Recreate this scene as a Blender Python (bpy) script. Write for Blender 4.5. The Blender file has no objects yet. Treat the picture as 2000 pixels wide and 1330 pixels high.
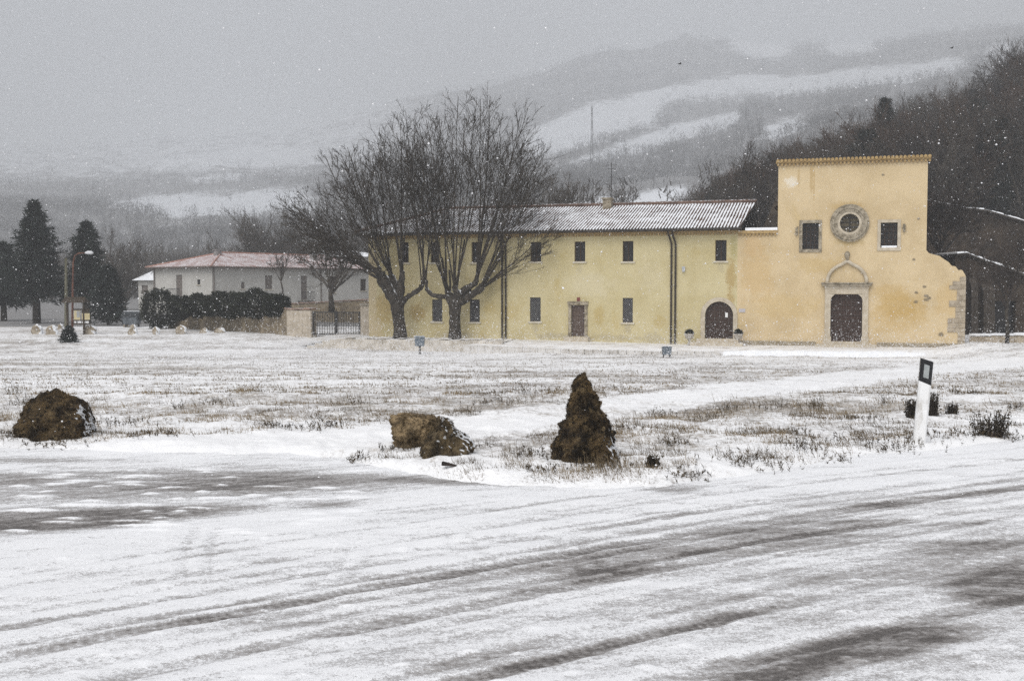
import bpy, math, random
import numpy as np
from mathutils import Vector, noise as mnoise
C = bpy.context.scene.collection
SC = bpy.context.scene
R = math.radians
rng = random.Random(7)

# ------------------------------------------------------------------ camera
F_PX, CX, CY, EYE, PITCH = 2145.0, 1000.0, 665.0, 3.0, math.atan(105 / 2145)
cam = bpy.data.objects.new('camera', bpy.data.cameras.new('camera'))
C.objects.link(cam)
cam.location = (0, 0, EYE)
cam.rotation_euler = (math.pi / 2 - PITCH, 0, 0)
cam.data.sensor_width = 36
cam.data.lens = 36 * F_PX / 2000
cam.data.clip_start, cam.data.clip_end = 0.1, 9000
SC.camera = cam
# ------------------------------------------------------------------ world, sun, exposure
SUN_EL, SUN_AZ = 52, 205          # degrees; azimuth clockwise from +Y (205: behind the camera, to its left)
w = bpy.data.worlds.new('World')
SC.world = w
w.use_nodes = True
nt = w.node_tree
nt.nodes.clear()
sky = nt.nodes.new('ShaderNodeTexSky')
sky.sky_type = 'NISHITA'
sky.sun_disc = False
sky.sun_elevation, sky.sun_rotation = R(SUN_EL), R(SUN_AZ)
hs = nt.nodes.new('ShaderNodeHueSaturation')      # overcast: nearly grey sky
hs.inputs['Saturation'].default_value = 0.16
bgd = nt.nodes.new('ShaderNodeBackground')
bgd.inputs['Strength'].default_value = 0.115
wo = nt.nodes.new('ShaderNodeOutputWorld')
nt.links.new(sky.outputs[0], hs.inputs['Color'])
nt.links.new(hs.outputs[0], bgd.inputs['Color'])
nt.links.new(bgd.outputs[0], wo.inputs['Surface'])
sl = bpy.data.lights.new('sun', 'SUN')
sl.energy, sl.angle, sl.color = 1.5, R(50), (1, 0.965, 0.92)
sun = bpy.data.objects.new('sun', sl)
C.objects.link(sun)
sdir = Vector((math.sin(R(SUN_AZ)) * math.cos(R(SUN_EL)), math.cos(R(SUN_AZ)) * math.cos(R(SUN_EL)), math.sin(R(SUN_EL))))
sun.rotation_euler = sdir.to_track_quat('Z', 'Y').to_euler()
sun.location = (0, 0, 60)
SC.view_settings.view_transform = 'Standard'
SC.view_settings.look = 'None'
SC.view_settings.exposure = 0.38
SC.view_settings.gamma = 1
SC.view_settings.use_curve_mapping = False
SC.cycles.max_bounces = 5
SC.cycles.diffuse_bounces = 3
SC.cycles.volume_bounces = 2
SC.cycles.use_denoising = False

# ------------------------------------------------------------------ projection helpers
def ray(px, py):
    dx, dy = (px - CX) / F_PX, (CY - py) / F_PX
    c, s = math.cos(PITCH), math.sin(PITCH)
    return Vector((dx, c + dy * s, -s + dy * c))
def P(px, py, Y):
    d = ray(px, py)
    return Vector((0, 0, EYE)) + d * (Y / d.y)
def elev(py):                                       # z per metre of depth on an image row
    dy = (CY - np.asarray(py, float)) / F_PX
    c, s = math.cos(PITCH), math.sin(PITCH)
    return (-s + dy * c) / (c + dy * s)
def px_of(x, y):
    return CX + F_PX * np.asarray(x) / np.asarray(y) * 0.9988
def px_scale(Y):
    return Y / F_PX

class Frame:                                        # a vertical facade plane with its own axes
    def __init__(self, o, d):
        self.o = Vector((o[0], o[1], 0)); self.d = Vector((d[0], d[1], 0)).normalized()
        self.n = Vector((-self.d.y, self.d.x, 0))   # inward
        self.rot = math.atan2(self.d.y, self.d.x)
    def at(self, px, py, depth=0.0):
        r = ray(px, py); o = self.o + self.n * depth
        t = (o - Vector((0, 0, EYE))).dot(self.n) / r.dot(self.n)
        p = Vector((0, 0, EYE)) + r * t
        return (p - self.o).dot(self.d), p.z
    def world(self, s, dep, z):
        p = self.o + self.d * s + self.n * dep
        return Vector((p.x, p.y, z))

# ------------------------------------------------------------------ numpy noise
def vnoise(x, y, seed=0):
    x = np.asarray(x, float); y = np.asarray(y, float)
    xi = np.floor(x).astype(np.int64); yi = np.floor(y).astype(np.int64)
    xf = x - xi; yf = y - yi
    u = xf * xf * (3 - 2 * xf); v = yf * yf * (3 - 2 * yf)
    def h(a, b):
        n = (a * 374761393 + b * 668265263 + seed * 974711) & 0xffffffff
        n = ((n ^ (n >> 13)) * 1274126177) & 0xffffffff
        n = (n ^ (n >> 16)) & 0xffff
        return n / 65535.0
    a = h(xi, yi); b = h(xi + 1, yi); c = h(xi, yi + 1); d = h(xi + 1, yi + 1)
    return a + (b - a) * u + (c - a) * v + (a - b - c + d) * u * v
def fbm(x, y, seed=0, oct=4):
    s = 0; amp = 0.5; t = 0
    for i in range(oct):
        s = s + amp * vnoise(x * 2 ** i, y * 2 ** i, seed + i * 17); t += amp; amp *= 0.5
    return s / t
def sm(e0, e1, x):
    t = np.clip((np.asarray(x, float) - e0) / (e1 - e0), 0, 1)
    return t * t * (3 - 2 * t)

# ------------------------------------------------------------------ ground height
def flat_pt(px, py, z=1.2):
    r = ray(px, py); t = (z - EYE) / r.z
    return r.x * t, r.y * t
_edge = [flat_pt(*p) for p in [(0, 878), (230, 882), (560, 886), (680, 902), (760, 922), (960, 946), (1150, 952), (1300, 946), (1450, 930), (1700, 892), (2000, 862)]]
EX = np.array([-40, -12] + [e[0] for e in _edge] + [12, 40]); EY = np.array([13.5, 12.9] + [e[1] for e in _edge] + [15.8, 30])
def road_edge(x):
    return np.interp(x, EX, EY) + 0.35 * (fbm(x * 0.9, x * 0 + 3.3, 5, 4) - 0.5)
HY = np.array([80, 110, 150, 480, 850, 1400, 1950, 2550])
HP = np.array([-400, 0, 500, 900, 1200, 1330, 1500, 1700, 1850, 2000, 2400])
HT = np.array([[638, 615, 600, 560, 440, 360, 310, 285], [638, 615, 598, 545, 430, 365, 325, 290], [638, 612, 590, 520, 425, 350, 300, 262],
               [638, 590, 520, 450, 380, 310, 235, 178], [630, 560, 430, 385, 335, 260, 170, 100], [620, 530, 410, 375, 325, 240, 150, 74],
               [610, 500, 390, 330, 270, 210, 140, 84], [600, 460, 350, 290, 240, 170, 110, 85], [595, 440, 310, 250, 205, 140, 90, 64],
               [590, 420, 255, 210, 165, 110, 72, 52], [585, 400, 220, 170, 130, 95, 60, 30]], float)
def hill_z(x, y):
    x, y = np.broadcast_arrays(np.asarray(x, float), np.asarray(y, float))
    px = np.clip(px_of(x, np.maximum(y, 1)), -400, 2400)
    yy = np.clip(y, 80, 2550)
    i = np.clip(np.searchsorted(HP, px) - 1, 0, len(HP) - 2); j = np.clip(np.searchsorted(HY, yy) - 1, 0, len(HY) - 2)
    u = (px - HP[i]) / (HP[i + 1] - HP[i]); v = (yy - HY[j]) / (HY[j + 1] - HY[j])
    u = u * u * (3 - 2 * u)
    py = (HT[i, j] * (1 - u) + HT[i + 1, j] * u) * (1 - v) + (HT[i, j + 1] * (1 - u) + HT[i + 1, j + 1] * u) * v
    z = EYE + elev(py) * yy
    z = z + (fbm(x / 80, y / 80, 31, 4) - 0.5) * 24 * sm(150, 800, y)
    return z - np.maximum(y - 2550, 0) * 0.25
def gz(x, y):
    x, y = np.broadcast_arrays(np.asarray(x, float), np.asarray(y, float))
    z = np.interp(y, [0, 12, 16, 28, 50, 58, 69, 80], [1.2, 1.2, 1.12, 0.60, -0.30, -0.32, 0.0, 0.1])
    z = z - 0.10 * sm(1, -2, x) * sm(40, 50, y) * sm(68, 62, y)
    z = z + 0.55 * sm(18.5, 23, x) * sm(34, 52, y)
    e = road_edge(x)
    onf = sm(-0.35, 0.45, y - e)
    z = z - 0.06 + onf * 0.12
    z = z + onf * ((fbm(x * 0.8, y * 0.8, 11, 3) - 0.5) * 0.11 + (fbm(x * 4, y * 4, 12, 3) - 0.5) * 0.075)
    k = sm(62, 80, y)
    return z * (1 - k) + hill_z(x, y) * k
def GP(px, py, ymin=4, ymax=79):
    r = ray(px, py); Y = np.linspace(ymin, ymax, 3000)
    z = EYE + r.z * Y / r.y; g = gz(r.x * Y / r.y, Y)
    b = np.nonzero(z < g)[0]
    k = b[0] if len(b) else len(Y) - 1
    return Vector((r.x * Y[k] / r.y, Y[k], float(g[k])))
PATH = [GP(*p) for p in [(330, 868), (560, 862), (800, 846), (1000, 822), (1145, 803), (1330, 778), (1500, 756), (1700, 734), (1850, 718), (2000, 704), (2150, 694)]]
PXs = np.array([p.x for p in PATH]); PYs = np.array([p.y for p in PATH])
def path_dist(x, y):
    x = np.asarray(x, float); y = np.asarray(y, float); d = np.full(x.shape, 99.0)
    for k in range(len(PATH) - 1):
        ax, ay, bx, by = PXs[k], PYs[k], PXs[k + 1], PYs[k + 1]
        t = np.clip(((x - ax) * (bx - ax) + (y - ay) * (by - ay)) / ((bx - ax) ** 2 + (by - ay) ** 2), 0, 1)
        d = np.minimum(d, np.hypot(x - ax - t * (bx - ax), y - ay - t * (by - ay)) / (0.55 + 0.03 * (ay + t * (by - ay))))
    return d

# ------------------------------------------------------------------ mesh builder
class MB:
    def __init__(self): self.v = []; self.f = []
    def add(self, vs, fs):
        b = len(self.v); self.v += [tuple(p) for p in vs]; self.f += [tuple(i + b for i in f) for f in fs]
    def quad(self, a, b, c, d): self.add([a, b, c, d], [(0, 1, 2, 3)])
    def box(self, x0, x1, y0, y1, z0, z1):
        self.add([(x0, y0, z0), (x1, y0, z0), (x1, y1, z0), (x0, y1, z0), (x0, y0, z1), (x1, y0, z1), (x1, y1, z1), (x0, y1, z1)],
                 [(0, 3, 2, 1), (4, 5, 6, 7), (0, 1, 5, 4), (1, 2, 6, 5), (2, 3, 7, 6), (3, 0, 4, 7)])
    def tube(self, pts, rad, n=6, cap=True):
        pts = [Vector(p) for p in pts]; b = len(self.v); m = len(pts)
        if not hasattr(rad, '__len__'): rad = [rad] * m
        t = (pts[1] - pts[0]).normalized()
        u = t.orthogonal().normalized()
        for i, p in enumerate(pts):
            if i: t = (pts[min(i + 1, m - 1)] - pts[i - 1]).normalized()
            u = (u - t * u.dot(t)); u = u.normalized() if u.length > 1e-6 else t.orthogonal().normalized()
            q = t.cross(u)
            for k in range(n):
                a = 2 * math.pi * k / n
                self.v.append(tuple(p + (u * math.cos(a) + q * math.sin(a)) * rad[i]))
        for i in range(m - 1):
            for k in range(n):
                a = b + i * n + k; c = b + i * n + (k + 1) % n
                self.f.append((a, c, c + n, a + n))
        if cap:
            self.f.append(tuple(b + k for k in range(n))[::-1]); self.f.append(tuple(b + (m - 1) * n + k for k in range(n)))
    def lathe(self, prof, n=20, c=(0, 0, 0)):
        b = len(self.v)
        for r, z in prof:
            for k in range(n):
                a = 2 * math.pi * k / n
                self.v.append((c[0] + r * math.cos(a), c[1] + r * math.sin(a), c[2] + z))
        for i in range(len(prof) - 1):
            for k in range(n):
                a = b + i * n + k; d = b + i * n + (k + 1) % n
                self.f.append((a, d, d + n, a + n))
        self.f.append(tuple(b + k for k in range(n))[::-1]); self.f.append(tuple(b + (len(prof) - 1) * n + k for k in range(n)))
    def build(self, name, mat, parent=None, smooth=False):
        me = bpy.data.meshes.new(name); me.from_pydata(self.v, [], self.f); me.update()
        return link(name, me, mat, parent, smooth)
def link(name, me, mat, parent=None, smooth=False):
    if mat: me.materials.append(mat)
    if smooth: me.polygons.foreach_set('use_smooth', [True] * len(me.polygons))
    o = bpy.data.objects.new(name, me); C.objects.link(o)
    if parent: o.parent = parent
    return o
def np_mesh(name, V, Fc, mat, parent=None, smooth=False, attrs=None):
    V = np.asarray(V, np.float32); Fc = np.asarray(Fc, np.int32); k = Fc.shape[1]
    me = bpy.data.meshes.new(name)
    me.vertices.add(len(V)); me.vertices.foreach_set('co', V.ravel())
    me.loops.add(Fc.size); me.loops.foreach_set('vertex_index', Fc.ravel())
    me.polygons.add(len(Fc)); me.polygons.foreach_set('loop_start', np.arange(0, Fc.size, k, dtype=np.int32))
    me.polygons.foreach_set('loop_total', np.full(len(Fc), k, np.int32))
    me.update(calc_edges=True); me.validate()
    for n, a in (attrs or {}).items():
        at = me.attributes.new(n, 'FLOAT', 'POINT'); at.data.foreach_set('value', np.asarray(a, np.float32).ravel())
    return link(name, me, mat, parent, smooth)
def grid_faces(nr, nc):
    i = np.arange(nr - 1)[:, None] * nc + np.arange(nc - 1)[None, :]
    return np.stack([i, i + 1, i + nc + 1, i + nc], -1).reshape(-1, 4)
def tag(o, label, cat, group=None):
    o['label'] = label; o['category'] = cat
    if group: o['group'] = group
    return o
def thing(name, label, cat, loc=(0, 0, 0), rz=0, group=None):
    o = bpy.data.objects.new(name, None); C.objects.link(o); o.empty_display_size = 0.3
    o.location = loc; o.rotation_euler = (0, 0, rz)
    return tag(o, label, cat, group)
def kind(o, k): o['kind'] = k; return o
def dup(root, loc, rz, sc=1.0, label=None):
    r = root.copy(); C.objects.link(r); r.location = loc; r.rotation_euler = (0, 0, rz); r.scale = (sc,) * 3 if not hasattr(sc, '__len__') else sc
    if label: r['label'] = label
    for ch in root.children:
        c = ch.copy(); C.objects.link(c); c.parent = r
        for g in ch.children:
            d = g.copy(); C.objects.link(d); d.parent = c
    return r

# ------------------------------------------------------------------ materials
class NT:
    def __init__(self, name):
        self.m = bpy.data.materials.new(name); self.m.use_nodes = True; self.t = self.m.node_tree
        self.b = self.t.nodes['Principled BSDF']; self.b.inputs['Specular IOR Level'].default_value = 0.25
    def n(self, ty, **kw):
        x = self.t.nodes.new(ty)
        for k, v in kw.items(): setattr(x, k, v)
        return x
    def l(self, a, b): self.t.links.new(a, b)
    def put(self, sock, val):
        if hasattr(val, 'is_linked') or hasattr(val, 'links'): self.l(val, sock)
        else: sock.default_value = val
    def coord(self, which='Object'):
        if which == 'World': return self.n('ShaderNodeNewGeometry').outputs['Position']
        return self.n('ShaderNodeTexCoord').outputs[which]
    def noise(self, vec, scale, detail=4, rough=0.6, stretch=None, dist=0):
        if stretch:
            mp = self.n('ShaderNodeMapping'); mp.inputs['Scale'].default_value = stretch; self.l(vec, mp.inputs['Vector']); vec = mp.outputs[0]
        x = self.n('ShaderNodeTexNoise'); x.inputs['Scale'].default_value = scale; x.inputs['Detail'].default_value = detail
        x.inputs['Roughness'].default_value = rough; x.inputs['Distortion'].default_value = dist
        self.l(vec, x.inputs['Vector']); return x.outputs['Fac']
    def math(self, op, a, b=0.0, c=None, clamp=False):
        x = self.n('ShaderNodeMath', operation=op, use_clamp=clamp)
        self.put(x.inputs[0], a); self.put(x.inputs[1], b)
        if c is not None: self.put(x.inputs[2], c)
        return x.outputs[0]
    def step(self, v, a, b):
        x = self.n('ShaderNodeMapRange', interpolation_type='SMOOTHSTEP'); self.l(v, x.inputs['Value'])
        x.inputs['From Min'].default_value = a; x.inputs['From Max'].default_value = b; return x.outputs['Result']
    def mix(self, fac, a, b):
        x = self.n('ShaderNodeMix', data_type='RGBA'); self.put(x.inputs[0], fac)
        self.put(x.inputs[6], a if hasattr(a, 'links') else (*a, 1)); self.put(x.inputs[7], b if hasattr(b, 'links') else (*b, 1))
        return x.outputs[2]
    def bump(self, h, strength=0.4, dist=0.02):
        x = self.n('ShaderNodeBump'); x.inputs['Strength'].default_value = strength; x.inputs['Distance'].default_value = dist
        self.l(h, x.inputs['Height']); self.l(x.outputs[0], self.b.inputs['Normal'])
    def dotn(self, d):
        g = self.n('ShaderNodeNewGeometry'); x = self.n('ShaderNodeVectorMath', operation='DOT_PRODUCT')
        self.l(g.outputs['Normal'], x.inputs[0]); x.inputs[1].default_value = Vector(d).normalized(); return x.outputs['Value']
    def attr(self, name):
        return self.n('ShaderNodeAttribute', attribute_name=name).outputs['Fac']
    def out(self, col, rough=0.9):
        self.put(self.b.inputs['Base Color'], col if hasattr(col, 'links') else (*col, 1)); self.put(self.b.inputs['Roughness'], rough); return self.m
SNOW = (0.84, 0.86, 0.89)
WIND = (0.75, -0.1, 0.6)
def M(name, c1, c2=None, scale=3.0, rough=0.9, bump=0.0, bscale=None, snow=None, sdir=(0, 0, 1), coord='Object', lo=0.35, hi=0.65, detail=5, stretch=None, bdist=0.02, metal=0):
    k = NT(name); v = k.coord(coord)
    col = c1
    if c2: col = k.mix(k.step(k.noise(v, scale, detail, 0.62, stretch), lo, hi), c1, c2)
    if bump: k.bump(k.noise(v, bscale or scale * 4, 6, 0.65), bump, bdist)
    if snow is not None:
        d = k.math('ADD', k.dotn(sdir), k.math('MULTIPLY', k.math('SUBTRACT', k.noise(v, 6.0 if scale < 20 else 2, 5, 0.7), 0.5), 0.9))
        col = k.mix(k.step(d, snow, snow + 0.12), col, SNOW)
    k.b.inputs['Metallic'].default_value = metal
    return k.out(col, rough)

def plaster(name, base, dark, ochre, pale, spots=()):
    k = NT(name); v = k.coord('Object')
    c = k.mix(k.step(k.noise(v, 0.55, 5, 0.6), 0.35, 0.7), base, dark)
    c = k.mix(k.math('MULTIPLY', k.step(k.noise(v, 0.9, 6, 0.65, (1, 1, 0.6)), 0.55, 0.72), 0.55), c, ochre)
    c = k.mix(k.math('MULTIPLY', k.step(k.noise(v, 1.7, 5, 0.7), 0.55, 0.75), 0.5), c, pale)
    c = k.mix(k.math('MULTIPLY', k.step(k.noise(v, 1.0, 4, 0.6, (7, 7, 0.35)), 0.6, 0.78), 0.35), c, dark)
    for (s, z, rs, rz_, col, amt) in spots:      # stains with a shape of their own, at their place on the wall
        mp = k.n('ShaderNodeMapping'); mp.inputs['Location'].default_value = (-s / rs, 0, -z / rz_); mp.inputs['Scale'].default_value = (1 / rs, 0.0, 1 / rz_)
        k.l(v, mp.inputs['Vector'])
        ln = k.n('ShaderNodeVectorMath', operation='LENGTH'); k.l(mp.outputs[0], ln.inputs[0])
        d = k.math('ADD', ln.outputs['Value'], k.math('MULTIPLY', k.math('SUBTRACT', k.noise(v, 2.0 / max(rs, 0.45), 8, 0.74), 0.5), 2.8))
        c = k.mix(k.math('MULTIPLY', k.step(d, 1.05, 0.45), amt), c, col)
    c = k.mix(k.math('MULTIPLY', k.step(k.noise(v, 16, 4, 0.7), 0.52, 0.68), 0.3), c, dark)
    k.bump(k.noise(v, 18, 6, 0.7), 0.35, 0.02)
    return k.out(c, 0.92)

def roof_mat(name, tile, tile2, period, cover, dark=(0.03, 0.022, 0.018)):
    """canal tiles running down the slope; snow lies in the channels and on one flank"""
    k = NT(name); v = k.coord('Object')
    sx = k.n('ShaderNodeSeparateXYZ'); k.l(v, sx.inputs[0])
    ph = k.math('SINE', k.math('MULTIPLY', sx.outputs[0], 2 * math.pi / period))
    nz = k.noise(v, 1.1, 6, 0.72)
    nf = k.noise(v, 9, 4, 0.7)
    t = k.mix(k.step(k.noise(v, 2.5, 3), 0.35, 0.65), tile, tile2)
    val = k.math('ADD', k.math('MULTIPLY', ph, 0.33), k.math('ADD', k.math('MULTIPLY', k.math('SUBTRACT', nz, 0.5), 1.5), k.math('MULTIPLY', k.math('SUBTRACT', nf, 0.5), 1.0)))
    c = k.mix(k.step(val, cover, cover - 0.16), t, SNOW)
    k.bump(k.noise(v, 22, 4), 0.3, 0.01)
    return k.out(c, 0.9)

def leaf_mat(name, c1, c2, scale=1.5, snow=None):
    return M(name, c1, c2, scale, 0.85, snow=snow, sdir=(0.4, -0.1, 1))

m_bark = M('plane_bark', (0.024, 0.02, 0.016), (0.065, 0.055, 0.044), 3.5, 0.95, 0.9, 14, snow=0.86, sdir=WIND, bdist=0.04)
m_twig = M('plane_twig', (0.022, 0.018, 0.014), (0.05, 0.04, 0.03), 2.0, 0.95, snow=1.08, sdir=WIND)
m_wood_twig = M('dark_twig', (0.02, 0.016, 0.014), (0.05, 0.04, 0.035), 0.9, 0.95)
m_grey_twig = M('grey_twig', (0.05, 0.042, 0.036), (0.09, 0.075, 0.06), 0.9, 0.95)
m_brown_twig = M('brown_twig', (0.05, 0.03, 0.02), (0.085, 0.055, 0.038), 0.9, 0.95)
m_conifer = leaf_mat('conifer_needles', (0.006, 0.010, 0.009), (0.018, 0.026, 0.02), 1.2)
m_ivy = leaf_mat('hedge_leaves', (0.008, 0.011, 0.007), (0.025, 0.028, 0.016), 1.6, snow=1.22)
m_plinth = M('plinth_stone', (0.22, 0.18, 0.12), (0.33, 0.28, 0.2), 3, 0.95, 0.6)
m_lime = M('limestone', (0.42, 0.36, 0.27), (0.55, 0.49, 0.39), 4, 0.9, 0.5, lo=0.3, hi=0.7)
m_limedark = M('weathered_limestone', (0.15, 0.125, 0.085), (0.38, 0.33, 0.25), 5, 0.95, 0.7, lo=0.32, hi=0.62)
m_door = M('brown_door', (0.028, 0.014, 0.01), (0.05, 0.026, 0.018), 6, 0.6, stretch=(8, 8, 0.6))
m_doorpale = M('faded_door', (0.075, 0.05, 0.038), (0.12, 0.09, 0.075), 6, 0.8, stretch=(8, 8, 0.6))
m_iron = M('dark_iron', (0.02, 0.02, 0.022), (0.045, 0.042, 0.04), 5, 0.55)
m_stud = M('door_stud', (0.05, 0.036, 0.03), (0.085, 0.065, 0.055), 8, 0.6)
m_pipe = M('downpipe_metal', (0.022, 0.017, 0.014), (0.05, 0.04, 0.032), 2, 0.5)
m_win = M('window_dark', (0.008, 0.008, 0.009), (0.02, 0.018, 0.018), 3, 0.25)
m_winframe = M('window_wood', (0.035, 0.022, 0.015), (0.06, 0.038, 0.025), 5, 0.7)
m_grille = M('grille_metal', (0.13, 0.13, 0.14), (0.2, 0.2, 0.2), 5, 0.6)
m_sill = M('sill_stone', (0.5, 0.45, 0.35), (0.6, 0.56, 0.48), 4, 0.9, 0.3, snow=0.8)
m_cornice = M('cornice_tile', (0.30, 0.20, 0.085), (0.42, 0.30, 0.14), 6, 0.9, 0.4)
m_snow = M('snow', (0.80, 0.82, 0.85), (0.87, 0.88, 0.9), 2, 0.7, 0.35, 7)

# ------------------------------------------------------------------ GROUND
def ground_material():
    k = NT('snowy_field'); v = k.coord('World')
    path = k.attr('path'); edge = k.attr('edge'); bare = k.attr('bare')
    big = k.noise(v, 0.16, 5, 0.62, (0.6, 1, 1)); mid = k.noise(v, 1.5, 6, 0.72, (1.1, 0.8, 1)); fine = k.noise(v, 9, 6, 0.8, (1.3, 0.9, 1))
    g = k.math('ADD', k.math('MULTIPLY', big, 0.4), k.math('ADD', k.math('MULTIPLY', mid, 0.65), k.math('MULTIPLY', fine, 1.0)))
    g = k.math('ADD', g, k.math('MULTIPLY', k.math('SUBTRACT', bare, 0.5), 0.35))
    g = k.math('SUBTRACT', g, k.math('MULTIPLY', path, 0.17))
    g = k.math('SUBTRACT', g, k.math('MULTIPLY', edge, 0.14))
    mask = k.step(g, 0.90, 1.22)
    grass = k.mix(k.step(k.noise(v, 3.1, 4, 0.7), 0.35, 0.65), (0.13, 0.105, 0.075), (0.30, 0.25, 0.19))
    grass = k.mix(k.step(k.noise(v, 0.5, 3), 0.45, 0.65), grass, (0.15, 0.12, 0.095))
    snow = k.mix(k.noise(v, 0.8, 4), (0.84, 0.845, 0.86), (0.91, 0.912, 0.92))
    c = k.mix(k.math('MULTIPLY', mask, 0.8), snow, grass)
    k.bump(k.noise(v, 7, 6, 0.7), 0.5, 0.05)
    return k.out(c, 0.85)
cols = np.concatenate([np.linspace(-2.2, -0.62, 60)[:-1], np.linspace(-0.62, 0.62, 640), np.linspace(0.62, 2.2, 60)[1:]])
rows = np.concatenate([[0.4], np.geomspace(3.0, 9, 50), np.geomspace(9, 24, 230)[1:], np.geomspace(24, 80, 150)[1:]])
GYY, GT = np.meshgrid(rows, cols, indexing='ij'); GXX = GT * GYY
GZZ = gz(GXX, GYY)
path = sm(1.15, 0.75, path_dist(GXX, GYY))
edge = sm(1.5, 0.1, np.abs(GYY - road_edge(GXX) - 0.3))
bareA = fbm(GXX / 3.5, GYY / 1.6, 91, 4)
far_white = sm(30, 44, GYY) * sm(-20, -2, GXX) * 0.10 + sm(17, 22, GYY) * sm(32, 26, GYY) * sm(0, -6, GXX) * 0.16
bareA = bareA - far_white + 0.10 * sm(22, 14, GYY)
ground = np_mesh('ground', np.stack([GXX, GYY, GZZ], -1).reshape(-1, 3), grid_faces(*GXX.shape), ground_material(), None, True,
                 {'path': path, 'edge': edge, 'bare': bareA})
kind(ground, 'structure')

# ---- road sheet
def road_material():
    k = NT('snowy_road'); v = k.coord('World')
    bare = k.attr('bare'); track = k.attr('track'); wa = k.attr('across'); ua = k.attr('along')
    mp = k.n('ShaderNodeMapping'); mp.inputs['Rotation'].default_value = (0, 0, R(-33)); k.l(v, mp.inputs['Vector'])
    along = mp.outputs[0]
    st = k.noise(along, 2.6, 8, 0.75, (0.14, 2.2, 1)); fine = k.noise(v, 22, 6, 0.8); grain = k.noise(v, 75, 3, 0.8)
    hor = k.noise(v, 2.0, 8, 0.74, (0.4, 2.1, 1))
    # tread blocks pressed in the tyre tracks
    tr = k.math('SINE', k.math('ADD', k.math('MULTIPLY', ua, 2 * math.pi / 0.055), k.math('MULTIPLY', k.math('ABSOLUTE', k.math('SINE', k.math('MULTIPLY', wa, 14))), 3.0)))
    tread = k.math('MULTIPLY', k.math('MULTIPLY', tr, track), 0.045)
    t = k.math('ADD', bare, k.math('ADD', k.math('MULTIPLY', k.math('SUBTRACT', st, 0.5), 1.1), k.math('MULTIPLY', k.math('SUBTRACT', hor, 0.5), 1.3)))
    t = k.math('ADD', t, k.math('ADD', tread, k.math('MULTIPLY', track, 0.36)))
    t2 = k.math('ADD', t, k.math('ADD', k.math('MULTIPLY', k.math('SUBTRACT', fine, 0.5), 1.1), k.math('MULTIPLY', k.math('SUBTRACT', grain, 0.5), 1.5)))
    thin = k.step(t2, 0.14, 0.60)           # powder worn thin
    full = k.step(t2, 0.60, 0.86)           # bare asphalt
    asph = k.mix(k.step(grain, 0.42, 0.6), (0.055, 0.049, 0.046), (0.155, 0.142, 0.135))
    powder = k.mix(k.step(grain, 0.40, 0.6), (0.21, 0.197, 0.19), (0.46, 0.445, 0.44))
    snow = k.mix(k.noise(v, 1.4, 5), (0.80, 0.81, 0.835), (0.90, 0.905, 0.92))
    c = k.mix(thin, snow, powder)
    c = k.mix(full, c, asph)
    k.bump(k.math('ADD', k.math('MULTIPLY', fine, 0.8), k.math('MULTIPLY', thin, -1.0)), 0.5, 0.025)
    return k.out(c, k.math('SUBTRACT', 0.85, k.math('MULTIPLY', full, 0.25)))
rx = np.concatenate([np.linspace(-34, -7, 40)[:-1], np.linspace(-7, 8, 430), np.linspace(8, 36, 40)[1:]])
ry = np.concatenate([np.linspace(-8, 3.8, 24)[:-1], np.geomspace(3.8, 15, 560), np.linspace(15, 30, 30)[1:]])
RX, RY = np.meshgrid(rx, ry)
RY = np.minimum(RY, np.interp(RX, EX, EY) + 0.9)
def blob(px, py, rpx, rpy, amp, tilt=0.0):
    cx, cy = flat_pt(px, py); ax = rpx * px_scale(cy); x1, y1 = flat_pt(px, py - rpy); ay = y1 - cy
    return amp * np.exp(-(((RX - cx) / ax) ** 2 + ((RY - cy - tilt * (RX - cx)) / ay) ** 2) ** 1.5)
ww = RY - 0.7 * RX + 0.02 * RX ** 2 + 0.22 * (fbm(RX * 0.22, RX * 0 + 1.7, 3, 2) - 0.5)
uu = RX * 0.82 + RY * 0.57
track = np.zeros_like(RX)
def tyre(c, hw, amp, seed, shift=0.0, soft=0.022):
    global track
    q = np.abs(ww - c - shift * RX)
    fade = np.clip(-0.35 + 2.2 * fbm(uu * 0.32, uu * 0 + seed, seed, 3), 0, 1.1)
    track = np.maximum(track, amp * fade * sm(hw + soft, hw - soft, q + 0.09 * (fbm(uu * 5, ww * 9, seed + 4, 4) - 0.5)))
for i_, (c_, hw_, am_, sh_) in enumerate([(4.05, .10, .5, .03), (4.45, .09, .7, -.02), (5.10, .075, .95, 0), (5.36, .07, .8, .02), (5.75, .06, .4, -.03), (6.02, .05, .5, .03), (6.28, .095, 1.0, 0), (6.55, .06, .75, -.02), (6.85, .06, .55, .03), (7.08, .10, 1.0, 0), (7.33, .06, .7, .015),
                                        (7.68, .075, .8, 0), (7.9, .05, .5, -.03), (8.25, .06, .6, .01), (8.5, .045, .45, 0), (8.85, .05, .5, .02), (9.1, .04, .35, 0)]): tyre(c_, hw_, am_, i_ + 1, sh_)
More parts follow.
